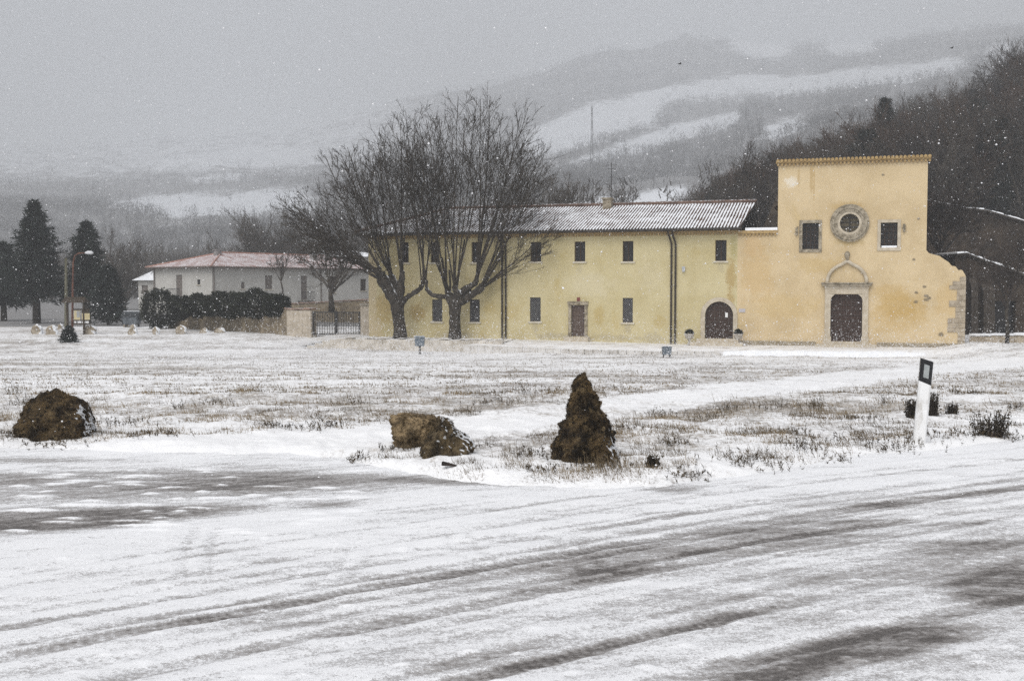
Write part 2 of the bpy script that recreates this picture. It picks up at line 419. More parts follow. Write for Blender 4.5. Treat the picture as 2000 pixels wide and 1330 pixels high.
# turning tracks crossing towards the junction
for x0_, y0_, x1_, y1_, bow in ((900, 1035, 980, 1110, .25), (1120, 1040, 1180, 1115, .2), (740, 1075, 640, 1160, -.2), (560, 1010, 960, 975, .3), (420, 1030, 400, 1120, .1)):
    ax_, ay_ = flat_pt(x0_, y0_); bx_, by_ = flat_pt(x1_, y1_); L2 = (bx_ - ax_) ** 2 + (by_ - ay_) ** 2
    t_ = ((RX - ax_) * (bx_ - ax_) + (RY - ay_) * (by_ - ay_)) / L2; d_ = ((RX - ax_) * (by_ - ay_) - (RY - ay_) * (bx_ - ax_)) / math.sqrt(L2) + bow * (t_ - .5) ** 2
    track = np.maximum(track, .5 * np.maximum(sm(.055, .025, np.abs(d_)), sm(.05, .02, np.abs(d_ - .16))) * sm(-.2, .1, t_) * sm(1.2, .9, t_))
bare = 0.16 * np.exp(-((ww - 6.9) / 0.5) ** 2) + 0.14 * np.exp(-((ww - 5.3) / 0.45) ** 2) + 0.1 * np.exp(-((ww - 4.2) / 0.5) ** 2)
bare += 0.13 * sm(-1.5, 3, RX) * sm(10.5, 8, RY) + 0.05 * sm(9, 6.5, RY)
bare += blob(180, 945, 560, 36, 0.54, 0.10) + blob(60, 1018, 330, 26, 0.70, 0.28) + blob(560, 948, 230, 20, 0.32, 0.05) + blob(900, 938, 260, 9, 0.5, -0.16) + blob(330, 1000, 300, 14, 0.36, 0.3)
bare += blob(60, 898, 170, 7, 0.4, 0.0) + blob(1320, 955, 60, 8, 0.5, 0.05) + blob(640, 985, 60, 8, 0.35, 0.1)
bare += blob(1980, 1140, 150, 26, 0.7, 0.5) + blob(1720, 1250, 190, 24, 0.66, 0.4) + blob(1500, 1315, 150, 16, 0.6, 0.4) + blob(1560, 1040, 280, 22, 0.30, 0.6) + blob(1180, 1110, 160, 22, 0.30, 0.6) + blob(1900, 1080, 200, 40, .2, .6)
bare = np.clip(bare, 0, 0.7)
RZ = 1.2 + 0.016 * (fbm(RX * 2.5, RY * 2.5, 77, 4) - 0.5) + 0.02 * (fbm((RX * .82 + RY * .57) * .5, ww * 5, 78, 4) - 0.5) - 0.012 * np.clip(bare, 0, 1) - 0.012 * np.clip(track, 0, 1)
# small wind-blown drifts standing on the bare asphalt
for q in range(60):
    bx, by = flat_pt(rng.uniform(20, 720), rng.uniform(912, 1040))
    a, b = rng.uniform(0.05, 0.17), rng.uniform(0.02, 0.045)
    e = np.exp(-(((RX - bx) / a) ** 2 + ((RY - by) / b) ** 2) * (1 + .8 * (fbm(RX * 9, RY * 14, q, 2) - .5)))
    RZ += 0.016 * e; bare -= 0.8 * e
# crusted lumps thrown up beside the tracks
for q in range(170):
    bx, by = flat_pt(rng.uniform(0, 2000), rng.uniform(1000, 1330) ** 1.0)
    a = rng.uniform(0.008, 0.026)
    m_ = (np.abs(RX - bx) < .2) & (np.abs(RY - by) < .2)
    e = np.exp(-(((RX[m_] - bx) / (a * 1.6)) ** 2 + ((RY[m_] - by) / a) ** 2)); RZ[m_] += a * .5 * e; bare[m_] -= .3 * e
road = np_mesh('road', np.stack([RX, RY, RZ], -1).reshape(-1, 3), grid_faces(*RX.shape), road_material(), None, True, {'bare': bare, 'track': track, 'across': ww, 'along': uu})
kind(road, 'structure')

# ---- hills
HYR = np.geomspace(80, 3100, 250); HTC = np.linspace(-1.25, 1.3, 340)
HYY, HTT = np.meshgrid(HYR, HTC, indexing='ij'); HXX = HTT * HYY
def in_poly(px, py, poly):
    px = np.asarray(px); r = np.zeros(px.shape, bool); n = len(poly)
    for i in range(n):
        x0, y0 = poly[i]; x1, y1 = poly[(i + 1) % n]
        if y0 == y1: continue
        c = ((y0 > py) != (y1 > py)) & (px < (x1 - x0) * (py - y0) / (y1 - y0) + x0)
        r ^= c
    return r
FIELDS = [[(1020, 262), (1170, 196), (1300, 192), (1275, 240), (1130, 292), (1030, 318)], [(1100, 322), (1200, 285), (1340, 236), (1440, 218), (1440, 246), (1150, 322)],
          [(1230, 182), (1400, 152), (1650, 140), (1880, 112), (1880, 140), (1560, 186), (1400, 192), (1230, 200)], [(1120, 396), (1240, 374), (1340, 360), (1345, 400)],
          [(270, 322), (450, 300), (620, 296), (620, 318), (300, 330)], [(360, 352), (450, 338), (470, 346), (370, 360)], [(180, 398), (330, 380), (600, 372), (640, 412), (340, 428)],
          [(1405, 72), (1535, 68), (1540, 112), (1450, 118)], [(1600, 80), (1690, 70), (1700, 104), (1610, 112)], [(1480, 250), (1560, 225), (1580, 252), (1500, 275)], [(1820, 372), (2010, 372), (2010, 432), (1900, 412)], [(1930, 80), (1965, 90), (1950, 130), (1910, 120)]]
def rowpx(z, y):                                     # image row of a world height at depth y
    e = (np.asarray(z) - EYE) / np.asarray(y); c, s = math.cos(PITCH), math.sin(PITCH)
    return CY - F_PX * (e * c + s) / (c - e * s)
def open_field(x, y, z):
    px = px_of(x, y) + 22 * (fbm(np.asarray(x) / 30, np.asarray(y) / 30, 41, 3) - 0.5); py = rowpx(z, y) + 14 * (fbm(np.asarray(x) / 25, np.asarray(y) / 25, 43, 3) - 0.5)
    r = np.zeros(np.shape(px), bool)
    for f in FIELDS: r |= in_poly(px, py, f)
    return r
HZZ = hill_z(HXX, HYY)
HZZ[0] = gz(HXX[0], HYY[0])
scrub = np.where(open_field(HXX, HYY, HZZ), 0.0, 1.0)
_hp = px_of(HXX, HYY); scrub *= 1 - .6 * sm(1000, 700, _hp) * sm(1100, 1900, HYY)  # scrub paled on the far left ridge, imitating thick haze in the colour
for _ in range(5):
    p_ = np.pad(scrub, 1, mode='edge'); scrub = (p_[:-2, 1:-1] + p_[2:, 1:-1] + p_[1:-1, :-2] + p_[1:-1, 2:] + 2 * p_[1:-1, 1:-1]) / 6
def hill_material():
    k = NT('snowy_hillside'); v = k.coord('World')
    s = k.attr('scrub')
    n = k.math('ADD', k.math('MULTIPLY', k.noise(v, 0.03, 6, 0.7), 0.6), k.math('MULTIPLY', k.noise(v, 0.3, 4, 0.7), 0.4))
    f = k.math('MULTIPLY', k.step(k.math('ADD', n, k.math('MULTIPLY', s, 0.34)), 0.58, 0.78), 0.82)
    c = k.mix(f, (0.82, 0.84, 0.87), k.mix(k.noise(v, 0.2, 3), (0.07, 0.062, 0.056), (0.13, 0.118, 0.106)))
    return k.out(c, 0.95)
hills = np_mesh('hills', np.stack([HXX, HYY, HZZ], -1).reshape(-1, 3), grid_faces(*HXX.shape), hill_material(), None, True, {'scrub': scrub})
kind(hills, 'structure')

# ------------------------------------------------------------------ CONVENT AND CHURCH
FR = Frame((8.38, 58.0), (8.81, -2.8))
WZ0 = -0.5
def terrace_z(s): return np.interp(s, [-20, 0, 15], [0.22, 0.02, 0.06])
def wall_cells(mb, s0, s1, z0, z1, holes, dep=0.28):
    ss = sorted({s0, s1, *[h[0] for h in holes], *[h[1] for h in holes]}); zs = sorted({z0, z1, *[h[2] for h in holes], *[h[3] for h in holes]})
    for a, b in zip(ss[:-1], ss[1:]):
        for c, d in zip(zs[:-1], zs[1:]):
            m, n = (a + b) / 2, (c + d) / 2
            if any(h[0] < m < h[1] and h[2] < n < h[3] for h in holes): continue
            mb.quad((a, 0, c), (b, 0, c), (b, 0, d), (a, 0, d))
    for h in holes:
        if len(h) > 4: continue
        a, b, c, d = h[:4]
        mb.quad((a, 0, c), (a, dep, c), (b, dep, c), (b, 0, c)); mb.quad((a, 0, d), (b, 0, d), (b, dep, d), (a, dep, d))
        mb.quad((a, 0, c), (a, 0, d), (a, dep, d), (a, dep, c)); mb.quad((b, 0, c), (b, dep, c), (b, dep, d), (b, 0, d))
def rect(px0, px1, py0, py1, fr=FR):
    s0, za = fr.at(px0, (py0 + py1) / 2); s1, _ = fr.at(px1, (py0 + py1) / 2)
    _, z1 = fr.at((px0 + px1) / 2, py0); _, z0 = fr.at((px0 + px1) / 2, py1)
    return (s0, s1, z0, z1)
conv = thing('convent', 'long yellow plastered convent building with snow dusted tiled roof, behind the two bare trees', 'building', FR.o, FR.rot)
S_L = FR.at(720, 560)[0]; S_R = FR.at(1440, 560)[0]
Z_E = 5.93
up = [rect(*r) for r in [(783, 798, 473, 513), (841, 858, 473, 513), (921, 938, 473, 513), (1036, 1057, 473, 511), (1122, 1143, 472, 511), (1216, 1237, 471, 511), (1397, 1419, 469, 510)]]
lo = [rect(*r) for r in [(844, 864, 585, 628), (917, 937, 585, 629), (1035, 1056, 581, 628), (1216, 1236, 582, 630)]]
up = [(a, b, 3.0 + (c - 3.0), d) for a, b, c, d in up]
dr = rect(1116, 1142, 596, 657)
ad = rect(1377, 1432, 589, 661); ac = (ad[0] + ad[1]) / 2; ar = (ad[1] - ad[0]) / 2; spring = ad[3] - ar
arch_hole = (ad[0], ad[1], ad[2], ad[3], 1)
mb = MB()
wall_cells(mb, S_L, S_R, WZ0, Z_E, up + lo + [dr, arch_hole])
def arch_fill(mb, c, r, zs, dep, n=20):
    for i in range(n):
        a0, a1 = math.pi * i / n, math.pi * (i + 1) / n
        p0 = (c + r * math.cos(a0), zs + r * math.sin(a0)); p1 = (c + r * math.cos(a1), zs + r * math.sin(a1))
        mb.quad((p0[0], 0, p0[1]), (p1[0], 0, p1[1]), (p1[0], 0, zs + r), (p0[0], 0, zs + r)) if p0[1] < zs + r else None
        mb.quad((p0[0], 0, p0[1]), (p0[0], dep, p0[1]), (p1[0], dep, p1[1]), (p1[0], 0, p1[1]))
arch_fill(mb, ac, ar, spring, 0.28)
for a in (ad[0], ad[1]): mb.quad((a, 0, ad[2]), (a, 0.28, ad[2]), (a, 0.28, spring), (a, 0, spring))
DEP = 10.0
mb.quad((S_L, 0, WZ0), (S_L, 0, Z_E), (S_L, DEP, Z_E), (S_L, DEP, WZ0)); mb.quad((S_L, DEP, WZ0), (S_L, DEP, Z_E), (S_R, DEP, Z_E), (S_R, DEP, WZ0))
mb.quad((S_R, 0.3, WZ0), (S_R, DEP, WZ0), (S_R, DEP, Z_E), (S_R, 0.3, Z_E))
sp = lambda px, py, rpx, rpy, col, amt: (*FR.at(px, py), rpx * 0.027, rpy * 0.027, col, amt)
OC = (0.34, 0.22, 0.06); OC2 = (0.40, 0.29, 0.09); GRN = (0.30, 0.26, 0.09); GREY = (0.28, 0.25, 0.2)
m_yellow = plaster('yellow_plaster', (0.545, 0.475, 0.285), (0.46, 0.39, 0.21), (0.45, 0.35, 0.14), (0.60, 0.55, 0.37),
    [sp(750, 600, 30, 40, OC, .5), sp(815, 610, 24, 22, OC, .55), sp(730, 640, 26, 30, (0.52, 0.43, 0.28), .8), sp(728, 560, 12, 120, (0.52, 0.43, 0.28), .8), sp(1170, 615, 14, 24, OC2, .5), sp(1290, 628, 16, 16, OC2, .4), sp(1428, 540, 12, 40, OC, .6), sp(1433, 480, 9, 30, GRN, .5), sp(1427, 585, 10, 16, OC, .5), sp(1000, 610, 30, 24, OC2, .35), sp(1046, 640, 9, 12, GREY, .35), sp(1226, 642, 9, 12, GREY, .35), sp(1132, 525, 8, 14, GREY, .25), sp(1408, 522, 8, 12, GREY, .25), sp(1080, 656, 50, 9, GREY, .4), sp(1200, 660, 60, 8, GREY, .35), sp(1275, 662, 26, 14, GREY, .35), sp(900, 655, 60, 8, GREY, .35), sp(1150, 555, 60, 30, (0.58, 0.52, 0.36), .5), sp(1270, 540, 30, 40, (0.58, 0.52, 0.36), .4), sp(955, 600, 18, 18, OC2, .4)])
mb.build('wall', m_yellow, conv)
# windows
def window(hole, parent, grille=False, z=0):
    a, b, c, d = hole[:4]
    f = MB(); t = 0.05; y0, y1 = 0.15, 0.20
    f.box(a, a + t, y0, y1, c, d); f.box(b - t, b, y0, y1, c, d); f.box(a + t, b - t, y0, y1, d - t, d); f.box(a + t, b - t, y0, y1, c, c + t); f.box((a + b) / 2 - 0.025, (a + b) / 2 + 0.025, y0, y1, c + t, d - t)
    wnd = f.build('window', m_winframe, parent)
    p = MB(); p.quad((a, 0.18, c), (b, 0.18, c), (b, 0.18, d), (a, 0.18, d)); p.build('pane', m_win, wnd)
    s = MB(); s.box(a - 0.09, b + 0.09, -0.07, 0.14, c - 0.08, c - 0.001); s.build('sill', m_sill, wnd)
    if grille:
        g = MB(); h = d - c; wd = b - a; st = 0.125
        for sgn in (1, -1):
            k = -h
            while k < wd:
                x0, x1 = k, k + h; u0 = max(0, -x0 / h) if x0 < 0 else 0; u1 = min(1, (wd - x0) / h)
                if u1 > u0:
                    pa = (x0 + u0 * h, u0 * h); pb = (x0 + u1 * h, u1 * h)
                    if sgn < 0: pa = (wd - pa[0], pa[1]); pb = (wd - pb[0], pb[1])
                    g.tube([(a + pa[0], 0.06, c + pa[1]), (a + pb[0], 0.06, c + pb[1])], 0.011, 4)
                k += st
        g.build('grille', m_grille, wnd)
    return wnd
for h in up: window(h, conv)
for h in lo: window(h, conv, True)
# plain door with stone surround
f = MB(); a, b, c, d = dr
f.box(a - 0.16, a, -0.05, 0.1, c - 0.2, d + 0.02); f.box(b, b + 0.16, -0.05, 0.1, c - 0.2, d + 0.02); f.box(a - 0.2, b + 0.2, -0.09, 0.1, d + 0.02, d + 0.20)
f.build('door_frame', m_limedark, conv)
f = MB(); f.box(a - 0.3, b + 0.3, -0.5, 0.0, WZ0, c - 0.02); f.build('door_step', m_lime, conv)
f = MB(); f.box(a, b, 0.10, 0.16, c, d)
for i in range(1, 6): zz = c + (d - c) * i / 6; f.box(a + 0.03, b - 0.03, 0.085, 0.10, zz - 0.02, zz + 0.02)
do = f.build('door', m_doorpale, conv)
f = MB(); f.lathe([(0.0, 0), (0.03, 0.0), (0.03, 0.03), (0.0, 0.03)], 8, (b - 0.08, 0.07, (c + d) / 2)); f.build('door_handle', m_iron, do)
r_ = rect(1127, 1133, 581, 588); f = MB(); f.box(r_[0], r_[1], -0.03, -0.002, r_[2], r_[3]); f.build('plaque', M('red_plaque', (0.16, 0.035, 0.03), (0.2, 0.06, 0.05), 20, 0.6), conv)
r_ = rect(1333, 1338, 522, 531); f = MB(); f.box(r_[0], r_[1], -0.12, -0.002, r_[2], r_[3]); f.box(r_[0] - 0.02, r_[1] + 0.02, -0.14, -0.12, r_[3] - 0.05, r_[3] + 0.03); f.build('alarm_box', M('grey_plastic', (0.4, 0.42, 0.45), None, rough=0.5), conv)
# arched door
f = MB(); n = 24
def ring(mb, c, zs, r0, r1, y0, y1, a0=0, a1=math.pi, n=24):
    for i in range(n):
        p = a0 + (a1 - a0) * i / n; q = a0 + (a1 - a0) * (i + 1) / n
        A = [(c + r * math.cos(t), y, zs + r * math.sin(t)) for t in (p, q) for r in (r0, r1) for y in (y0, y1)]
        mb.add(A, [(0, 2, 6, 4), (1, 5, 7, 3), (2, 3, 7, 6), (0, 4, 5, 1)])
ring(f, ac, spring, ar, ar + 0.22, -0.06, 0.05)
f.box(ad[0] - 0.22, ad[0], -0.06, 0.05, ad[2] - 0.1, spring); f.box(ad[1], ad[1] + 0.22, -0.06, 0.05, ad[2] - 0.1, spring)
f.build('door_surround', m_lime, conv)
f = MB(); f.box(ad[0] - 0.35, ad[1] + 0.35, -0.75, 0.2, WZ0, ad[2] - 0.002); f.box(ad[0] - 0.6, ad[1] + 0.6, -1.15, -0.75, WZ0, ad[2] - 0.16); f.build('door_step', m_lime, conv)
f = MB(); f.add([(ad[0], 0.14, ad[2]), (ad[1], 0.14, ad[2])] + [(ac + ar * math.cos(math.pi * i / n), 0.14, spring + ar * math.sin(math.pi * i / n)) for i in range(n + 1)], [tuple(range(n + 3))])
ado = f.build('arched_door', m_door, conv)
def studs(parent, a, b, c, d, arch=None, nx=5, nz=8, y=0.12):
    g = MB()
    for i in range(nx + 1):
        x = a + (b - a) * (i + .001) / nx
        top = d if not arch else arch[1] + math.sqrt(max(arch[2] ** 2 - (x - arch[0]) ** 2, 0))
        x = min(max(x, a + 0.025), b - 0.025)
        g.box(x - 0.013, x + 0.013, y, y + 0.02, c, top)
    for j in range(1, nz):
        zz = c + (d - c) * j / nz; hw = (b - a) / 2
        if arch and zz > arch[1]: hw = math.sqrt(max(arch[2] ** 2 - (zz - arch[1]) ** 2, 0.01))
        m = (a + b) / 2; g.box(m - hw, m + hw, y - 0.004, y + 0.018, zz - 0.013, zz + 0.013)
    g.build('door_panelling', m_stud, parent)
studs(ado, ad[0], ad[1], ad[2], ad[3], (ac, spring, ar), 6, 9)
r_ = rect(1416, 1421, 611, 620); f = MB(); f.box(r_[0], r_[1], 0.105, 0.113, r_[2], r_[3]); f.build('paper_notice', M('paper', (0.75, 0.76, 0.76), None), ado)
# cornice of dentil tiles, gutter, pipes
f = MB(); f.box(S_L - 0.06, S_R, -0.14, -0.003, Z_E - 0.12, Z_E + 0.05)
x = S_L
while x < S_R - 0.1: f.box(x, x + 0.09, -0.10, -0.003, Z_E - 0.24, Z_E - 0.121); x += 0.18
f.build('cornice', m_cornice, conv)
f = MB(); f.tube([(S_L - 0.5, -0.52, Z_E + 0.02), (S_R + 0.25, -0.52, Z_E + 0.04)], 0.085, 8); f.build('gutter', m_pipe, conv)
for px in (981.5, 988.5, 1311.5, 1319.5):
    s = FR.at(px, 560)[0]; tz = terrace_z(s)
    f = MB(); f.tube([(s - 0.12, -0.5, Z_E - 0.02), (s - 0.12, -0.46, Z_E - 0.18), (s - 0.02, -0.16, Z_E - 0.55), (s, -0.09, Z_E - 0.75), (s, -0.09, tz - 0.1)], 0.052, 8)
    for zz in (1.2, 3.0, 4.6): f.tube([(s, -0.09, zz), (s, -0.09, zz + 0.05)], 0.066, 8)
    f.build('downpipe', m_pipe, conv)
# roof: canal tiles as a corrugated sheet; hip on the left
def tile_roof(name, mat, parent, s0, s1, y0, yr, ze, zr, hipL, hipR, period, amp, verge=0.0):
    ns = int((s1 - s0) / (period / 5)); nv = 9
    S = np.linspace(s0, s1, ns); V = np.linspace(0, 1, nv)
    SS, VV = np.meshgrid(S, V)
    lim0 = s0 + hipL * VV; lim1 = (s1 - hipR * VV) if hipR >= 0 else (s1 + hipR * (1 - VV))
    SSc = np.clip(SS + verge * VV * (SS - s0) / (s1 - s0) * 0, lim0, lim1)
    if verge: SSc = np.where(SS >= s1 - 0.001, lim1, SSc)
    X = SSc; Y = y0 + (yr - y0) * VV; Z = ze + (zr - ze) * VV + amp * np.sin(2 * np.pi * X / period)
    A = np.stack([X, Y, Z], -1).reshape(-1, 3); n1 = len(A)
    fa = grid_faces(nv, ns)
    # back slope mirrors the front
    Bk = np.stack([X, 2 * yr - Y, Z], -1).reshape(-1, 3); fb = fa[:, ::-1] + n1
    vs = np.concatenate([A, Bk]); fs = np.concatenate([fa, fb])
    return np_mesh(name, vs, fs, mat, parent, True)
Z_R = 7.72; YR = 4.9
m_roof = roof_mat('snowy_canal_tiles', (0.10, 0.055, 0.038), (0.06, 0.038, 0.03), 0.168, 0.11)
S_HL = FR.at(880, 420, YR)[0] - (S_L - 0.55)
roof = tile_roof('roof', m_roof, conv, S_L - 0.55, S_R + 0.5, -0.6, YR, Z_E + 0.12, Z_R, S_HL, -0.35, 0.168, 0.032)
mb = MB(); mb.quad((S_L - 0.55, -0.6, Z_E + 0.06), (S_R + 0.1, -0.6, Z_E + 0.06), (S_R + 0.1, 0.0, Z_E + 0.10), (S_L - 0.55, 0.0, Z_E + 0.10))
mb.add([(S_L - 0.55, -0.6, Z_E + 0.07), (S_L - 0.55, 2 * YR + .6, Z_E + 0.07), (S_L - 0.55 + S_HL, YR, Z_R - 0.02)], [(0, 2, 1)])
mb.build('soffit', m_winframe, conv)
f = MB(); f.tube([(S_L - 0.55 + S_HL, YR, Z_R + 0.03), (S_R + 0.5, YR, Z_R + 0.03)], 0.11, 8); f.tube([(S_L - 0.55, -0.6, Z_E + 0.16), (S_L - 0.55 + S_HL, YR, Z_R + 0.03)], 0.1, 8)
f.build('ridge_tiles', M('ridge_tile', (0.10, 0.065, 0.052), (0.17, 0.11, 0.085), 3, 0.9, snow=0.9), roof)
sc_, zc = FR.at(1187, 403, YR - 0.6)
f = MB(); f.box(sc_ - 0.24, sc_ + 0.24, YR - 0.9, YR - 0.35, Z_R - 0.5, Z_R + 0.28); f.box(sc_ - 0.3, sc_ + 0.3, YR - 0.96, YR - 0.29, Z_R + 0.28, Z_R + 0.36); f.build('chimney', m_limedark, roof)
f = MB(); s_, _ = FR.at(1194, 350, YR); ztop = FR.at(1194, 318, YR)[1]
f.tube([(s_, YR, Z_R), (s_, YR, ztop)], 0.022, 5)
for zz, wd in ((ztop - 0.15, 0.32), (ztop - 0.35, 0.25), (ztop - 0.85, 0.2)): f.tube([(s_ - wd, YR, zz), (s_ + wd, YR, zz)], 0.013, 4)
f.build('aerial', m_iron, roof)
f = MB(); sa, sb = S_R + 0.12, S_R + 0.47
f.quad((sa + 0.05, -0.55, Z_E + 0.02), (sb + 0.05, YR, Z_R - 0.05), (sb + 0.05, YR, Z_R + 0.1), (sa + 0.05, -0.55, Z_E + 0.2)); f.build('verge_board', m_winframe, roof)

# ---- church
ch = thing('church', 'tall square ochre church front with round rose window and ruined right shoulder', 'church', FR.o, FR.rot)
cs0, cs1 = FR.at(1519, 450)[0], FR.at(1810, 450)[0]
CT = 9.25; LW = 5.82
cwin = [rect(1567, 1599, 436, 487), rect(1720, 1753, 435, 484)]
rs, rz_ = FR.at(1659.5, 436); rr = 22 * 0.0258
cd = rect(1622, 1684, 575, 667)
rose_hole = (rs - rr, rs + rr, rz_ - rr, rz_ + rr, 1)
mb = MB()
wall_cells(mb, S_R, cs0, WZ0, LW, [])
wall_cells(mb, cs0, cs1, WZ0, CT, cwin + [rose_hole, cd], 0.3)
nn = 32                                             # the square hole round the rose closes to a circle
for i in range(nn):
    pts = []
    for t in (2 * math.pi * i / nn, 2 * math.pi * (i + 1) / nn):
        c_, s_ = math.cos(t), math.sin(t); k_ = 1 / max(abs(c_), abs(s_))
        pts.append(((rs + rr * c_, rz_ + rr * s_), (rs + rr * c_ * k_, rz_ + rr * s_ * k_)))
    (p0, q0), (p1, q1) = pts
    mb.quad((p0[0], 0, p0[1]), (q0[0], 0, q0[1]), (q1[0], 0, q1[1]), (p1[0], 0, p1[1]))
    mb.quad((p0[0], 0, p0[1]), (p1[0], 0, p1[1]), (p1[0], 0.35, p1[1]), (p0[0], 0.35, p0[1]))
prof = [(FR.at(px, py)) for px, py in [(1806, 491), (1815, 494), (1824, 497), (1836, 502), (1844, 508), (1853, 512), (1860, 519), (1867, 521), (1873, 529), (1880, 530), (1886, 537)]]
prof[0] = (cs1, prof[0][1]); cs2 = prof[-1][0]
prof = [(s, z + rng.uniform(-0.05, 0.05)) for s, z in prof]; prof[0] = (cs1, prof[0][1])
THK = 0.9
for (a, za), (b, zb) in zip(prof[:-1], prof[1:]):
    mb.quad((a, 0, WZ0), (b, 0, WZ0), (b, 0, zb), (a, 0, za)); mb.quad((a, 0, za), (b, 0, zb), (b, THK, zb + 0.05), (a, THK, za + 0.05))
mb.quad((cs2, 0, WZ0), (cs2, THK, WZ0), (cs2, THK, prof[-1][1]), (cs2, 0, prof[-1][1]))
zs_ = prof[0][1]
mb.quad((cs1, 0, zs_), (cs1, THK, zs_), (cs1, THK, CT), (cs1, 0, CT)); mb.quad((cs0, 0, LW), (cs0, 0, CT), (cs0, THK, CT), (cs0, THK, LW))
mb.quad((cs0, 0, CT), (cs1, 0, CT), (cs1, THK, CT), (cs0, THK, CT)); mb.quad((cs0, THK, LW), (cs0, THK, CT), (cs1, THK, CT), (cs1, THK, LW))
mb.quad((S_R, 0, LW), (cs0, 0, LW), (cs0, THK, LW), (S_R, THK, LW))
CO = (0.46, 0.30, 0.09)
BLK = (0.12, 0.10, 0.075)
holes_ = [(1806, 560, 4), (1789, 572, 4), (1810, 578, 5), (1809, 585, 5), (1816, 582, 4), (1789, 590, 5), (1838, 653, 6), (1785, 507, 4), (1558, 444, 3), (1794, 428, 3), (1725, 342, 3), (1764, 446, 3)]
m_church = plaster('church_plaster', (0.61, 0.485, 0.30), (0.51, 0.395, 0.23), (0.52, 0.39, 0.18), (0.67, 0.585, 0.42),
    [sp(1738, 572, 46, 20, CO, .4), sp(1752, 594, 46, 26, CO, .5), sp(1728, 612, 30, 26, CO, .35), sp(1772, 616, 44, 26, CO, .4), sp(1745, 640, 40, 14, CO, .3), sp(1790, 600, 20, 34, CO, .3), sp(1640, 600, 14, 60, (0.45, 0.34, 0.19), .35), sp(1530, 600, 70, 30, (0.5, 0.36, 0.15), .4), sp(1545, 356, 14, 13, (0.72, 0.66, 0.55), .8),
     sp(1560, 345, 3, 26, (0.42, 0.29, 0.12), .5), sp(1585, 345, 4, 40, (0.42, 0.29, 0.12), .6), sp(1590, 360, 2, 46, (0.42, 0.29, 0.12), .6), sp(1660, 470, 30, 14, (0.46, 0.34, 0.15), .6), sp(1655, 402, 34, 10, CO, .4), sp(1480, 540, 36, 60, (0.52, 0.36, 0.16), .5), sp(1600, 520, 50, 20, (0.5, 0.36, 0.15), .45), sp(1470, 480, 24, 30, (0.52, 0.36, 0.18), .5), sp(1850, 590, 26, 40, (0.52, 0.36, 0.15), .45)]
    + [sp(x, y, r, r * 0.8, BLK, .75) for x, y, r in holes_])
mb.build('wall', m_church, ch)
f = MB()
f.box(cs0 - 0.12, cs1 + 0.14, -0.16, THK + 0.1, CT, CT + 0.09)
x = cs0 - 0.05
while x < cs1 + 0.05: f.box(x, x + 0.1, -0.13, -0.002, CT - 0.13, CT); x += 0.19
x = cs0 - 0.1
while x < cs1 + 0.1: f.tube([(x + 0.09, -0.24, CT + 0.12), (x + 0.09, THK + 0.2, CT + 0.22)], 0.085, 6); x += 0.19
f.build('cornice', m_cornice, ch)
f = MB(); f.box(S_R, cs0 - 0.003, -0.12, -0.003, LW - 0.1, LW + 0.06)
x = S_R + 0.05
while x < cs0 - 0.1: f.box(x, x + 0.09, -0.09, -0.003, LW - 0.21, LW - 0.101); x += 0.18
f.build('cornice', m_cornice, ch)
f = MB(); a = FR.at(1456, 447)[0]; f.box(a, cs0 - 0.01, -0.12, 1.2, LW + 0.062, LW + 0.20); f.build('snow_ledge', m_snow, ch)
# rose window
f = MB(); ring(f, rs, rz_, rr + 0.02, rr * 1.66, -0.13, 0.02, 0, 2 * math.pi, 40); ring(f, rs, rz_, rr * 1.3, rr * 1.48, -0.18, -0.13, 0, 2 * math.pi, 40)
rw = f.build('rose_window', m_limedark, ch)
f = MB(); ring(f, rs, rz_, rr - 0.1, rr + 0.018, -0.1, 0.25, 0, 2 * math.pi, 36); f.build('inner_ring', m_lime, rw)
f = MB(); f.add([(rs + rr * math.cos(2 * math.pi * i / 32), 0.24, rz_ + rr * math.sin(2 * math.pi * i / 32)) for i in range(32)], [tuple(range(32))])
f.build('pane', M('old_leaded_glass', (0.07, 0.058, 0.036), (0.11, 0.09, 0.055), 7, 0.5), rw)
f = MB()
for q in (-0.18, 0.05, 0.27): hw = math.sqrt((rr - 0.1) ** 2 - q * q); f.box(rs - hw, rs + hw, 0.2, 0.225, rz_ + q - 0.02, rz_ + q + 0.02)
f.box(rs - 0.02, rs + 0.02, 0.19, 0.215, rz_ - rr + 0.1, rz_ + rr - 0.1); f.build('glazing_bar', m_iron, rw)
for i, h in enumerate(cwin):
    a, b, c, d = h; f = MB(); t = 0.15
    f.box(a - t, a, -0.05, 0.12, c - t, d + t); f.box(b, b + t, -0.05, 0.12, c - t, d + t); f.box(a, b, -0.05, 0.12, d, d + t); f.box(a, b, -0.05, 0.12, c - t, c)
    wn = f.build('window', m_limedark if i == 0 else m_lime, ch)
    f = MB(); f.quad((a, 0.26, c), (b, 0.26, c), (b, 0.26, d), (a, 0.26, d)); f.build('pane', m_win, wn)
    f = MB()
    for j in range(1, 4): x = a + (b - a) * j / 4; f.box(x - 0.014, x + 0.014, 0.2, 0.23, c, d)
    for j in range(1, 6): z = c + (d - c) * j / 6; f.box(a, b, 0.205, 0.225, z - 0.012, z + 0.012)
    f.build('glazing_bar', m_winframe, wn)
    if i: f = MB(); f.box(a + 0.05, b - 0.02, -0.02, 0.2, c, c + 0.1); f.build('snow_heap', m_snow, wn)
    px0 = 1556 if i == 0 else 1766
    s_, z_ = FR.at(px0, 452 if i == 0 else 445); f = MB(); f.box(s_ - 0.06, s_ + 0.06, -0.12, -0.002, z_ - 0.2, z_ + 0.18); f.build('iron_bracket', m_limedark, ch)
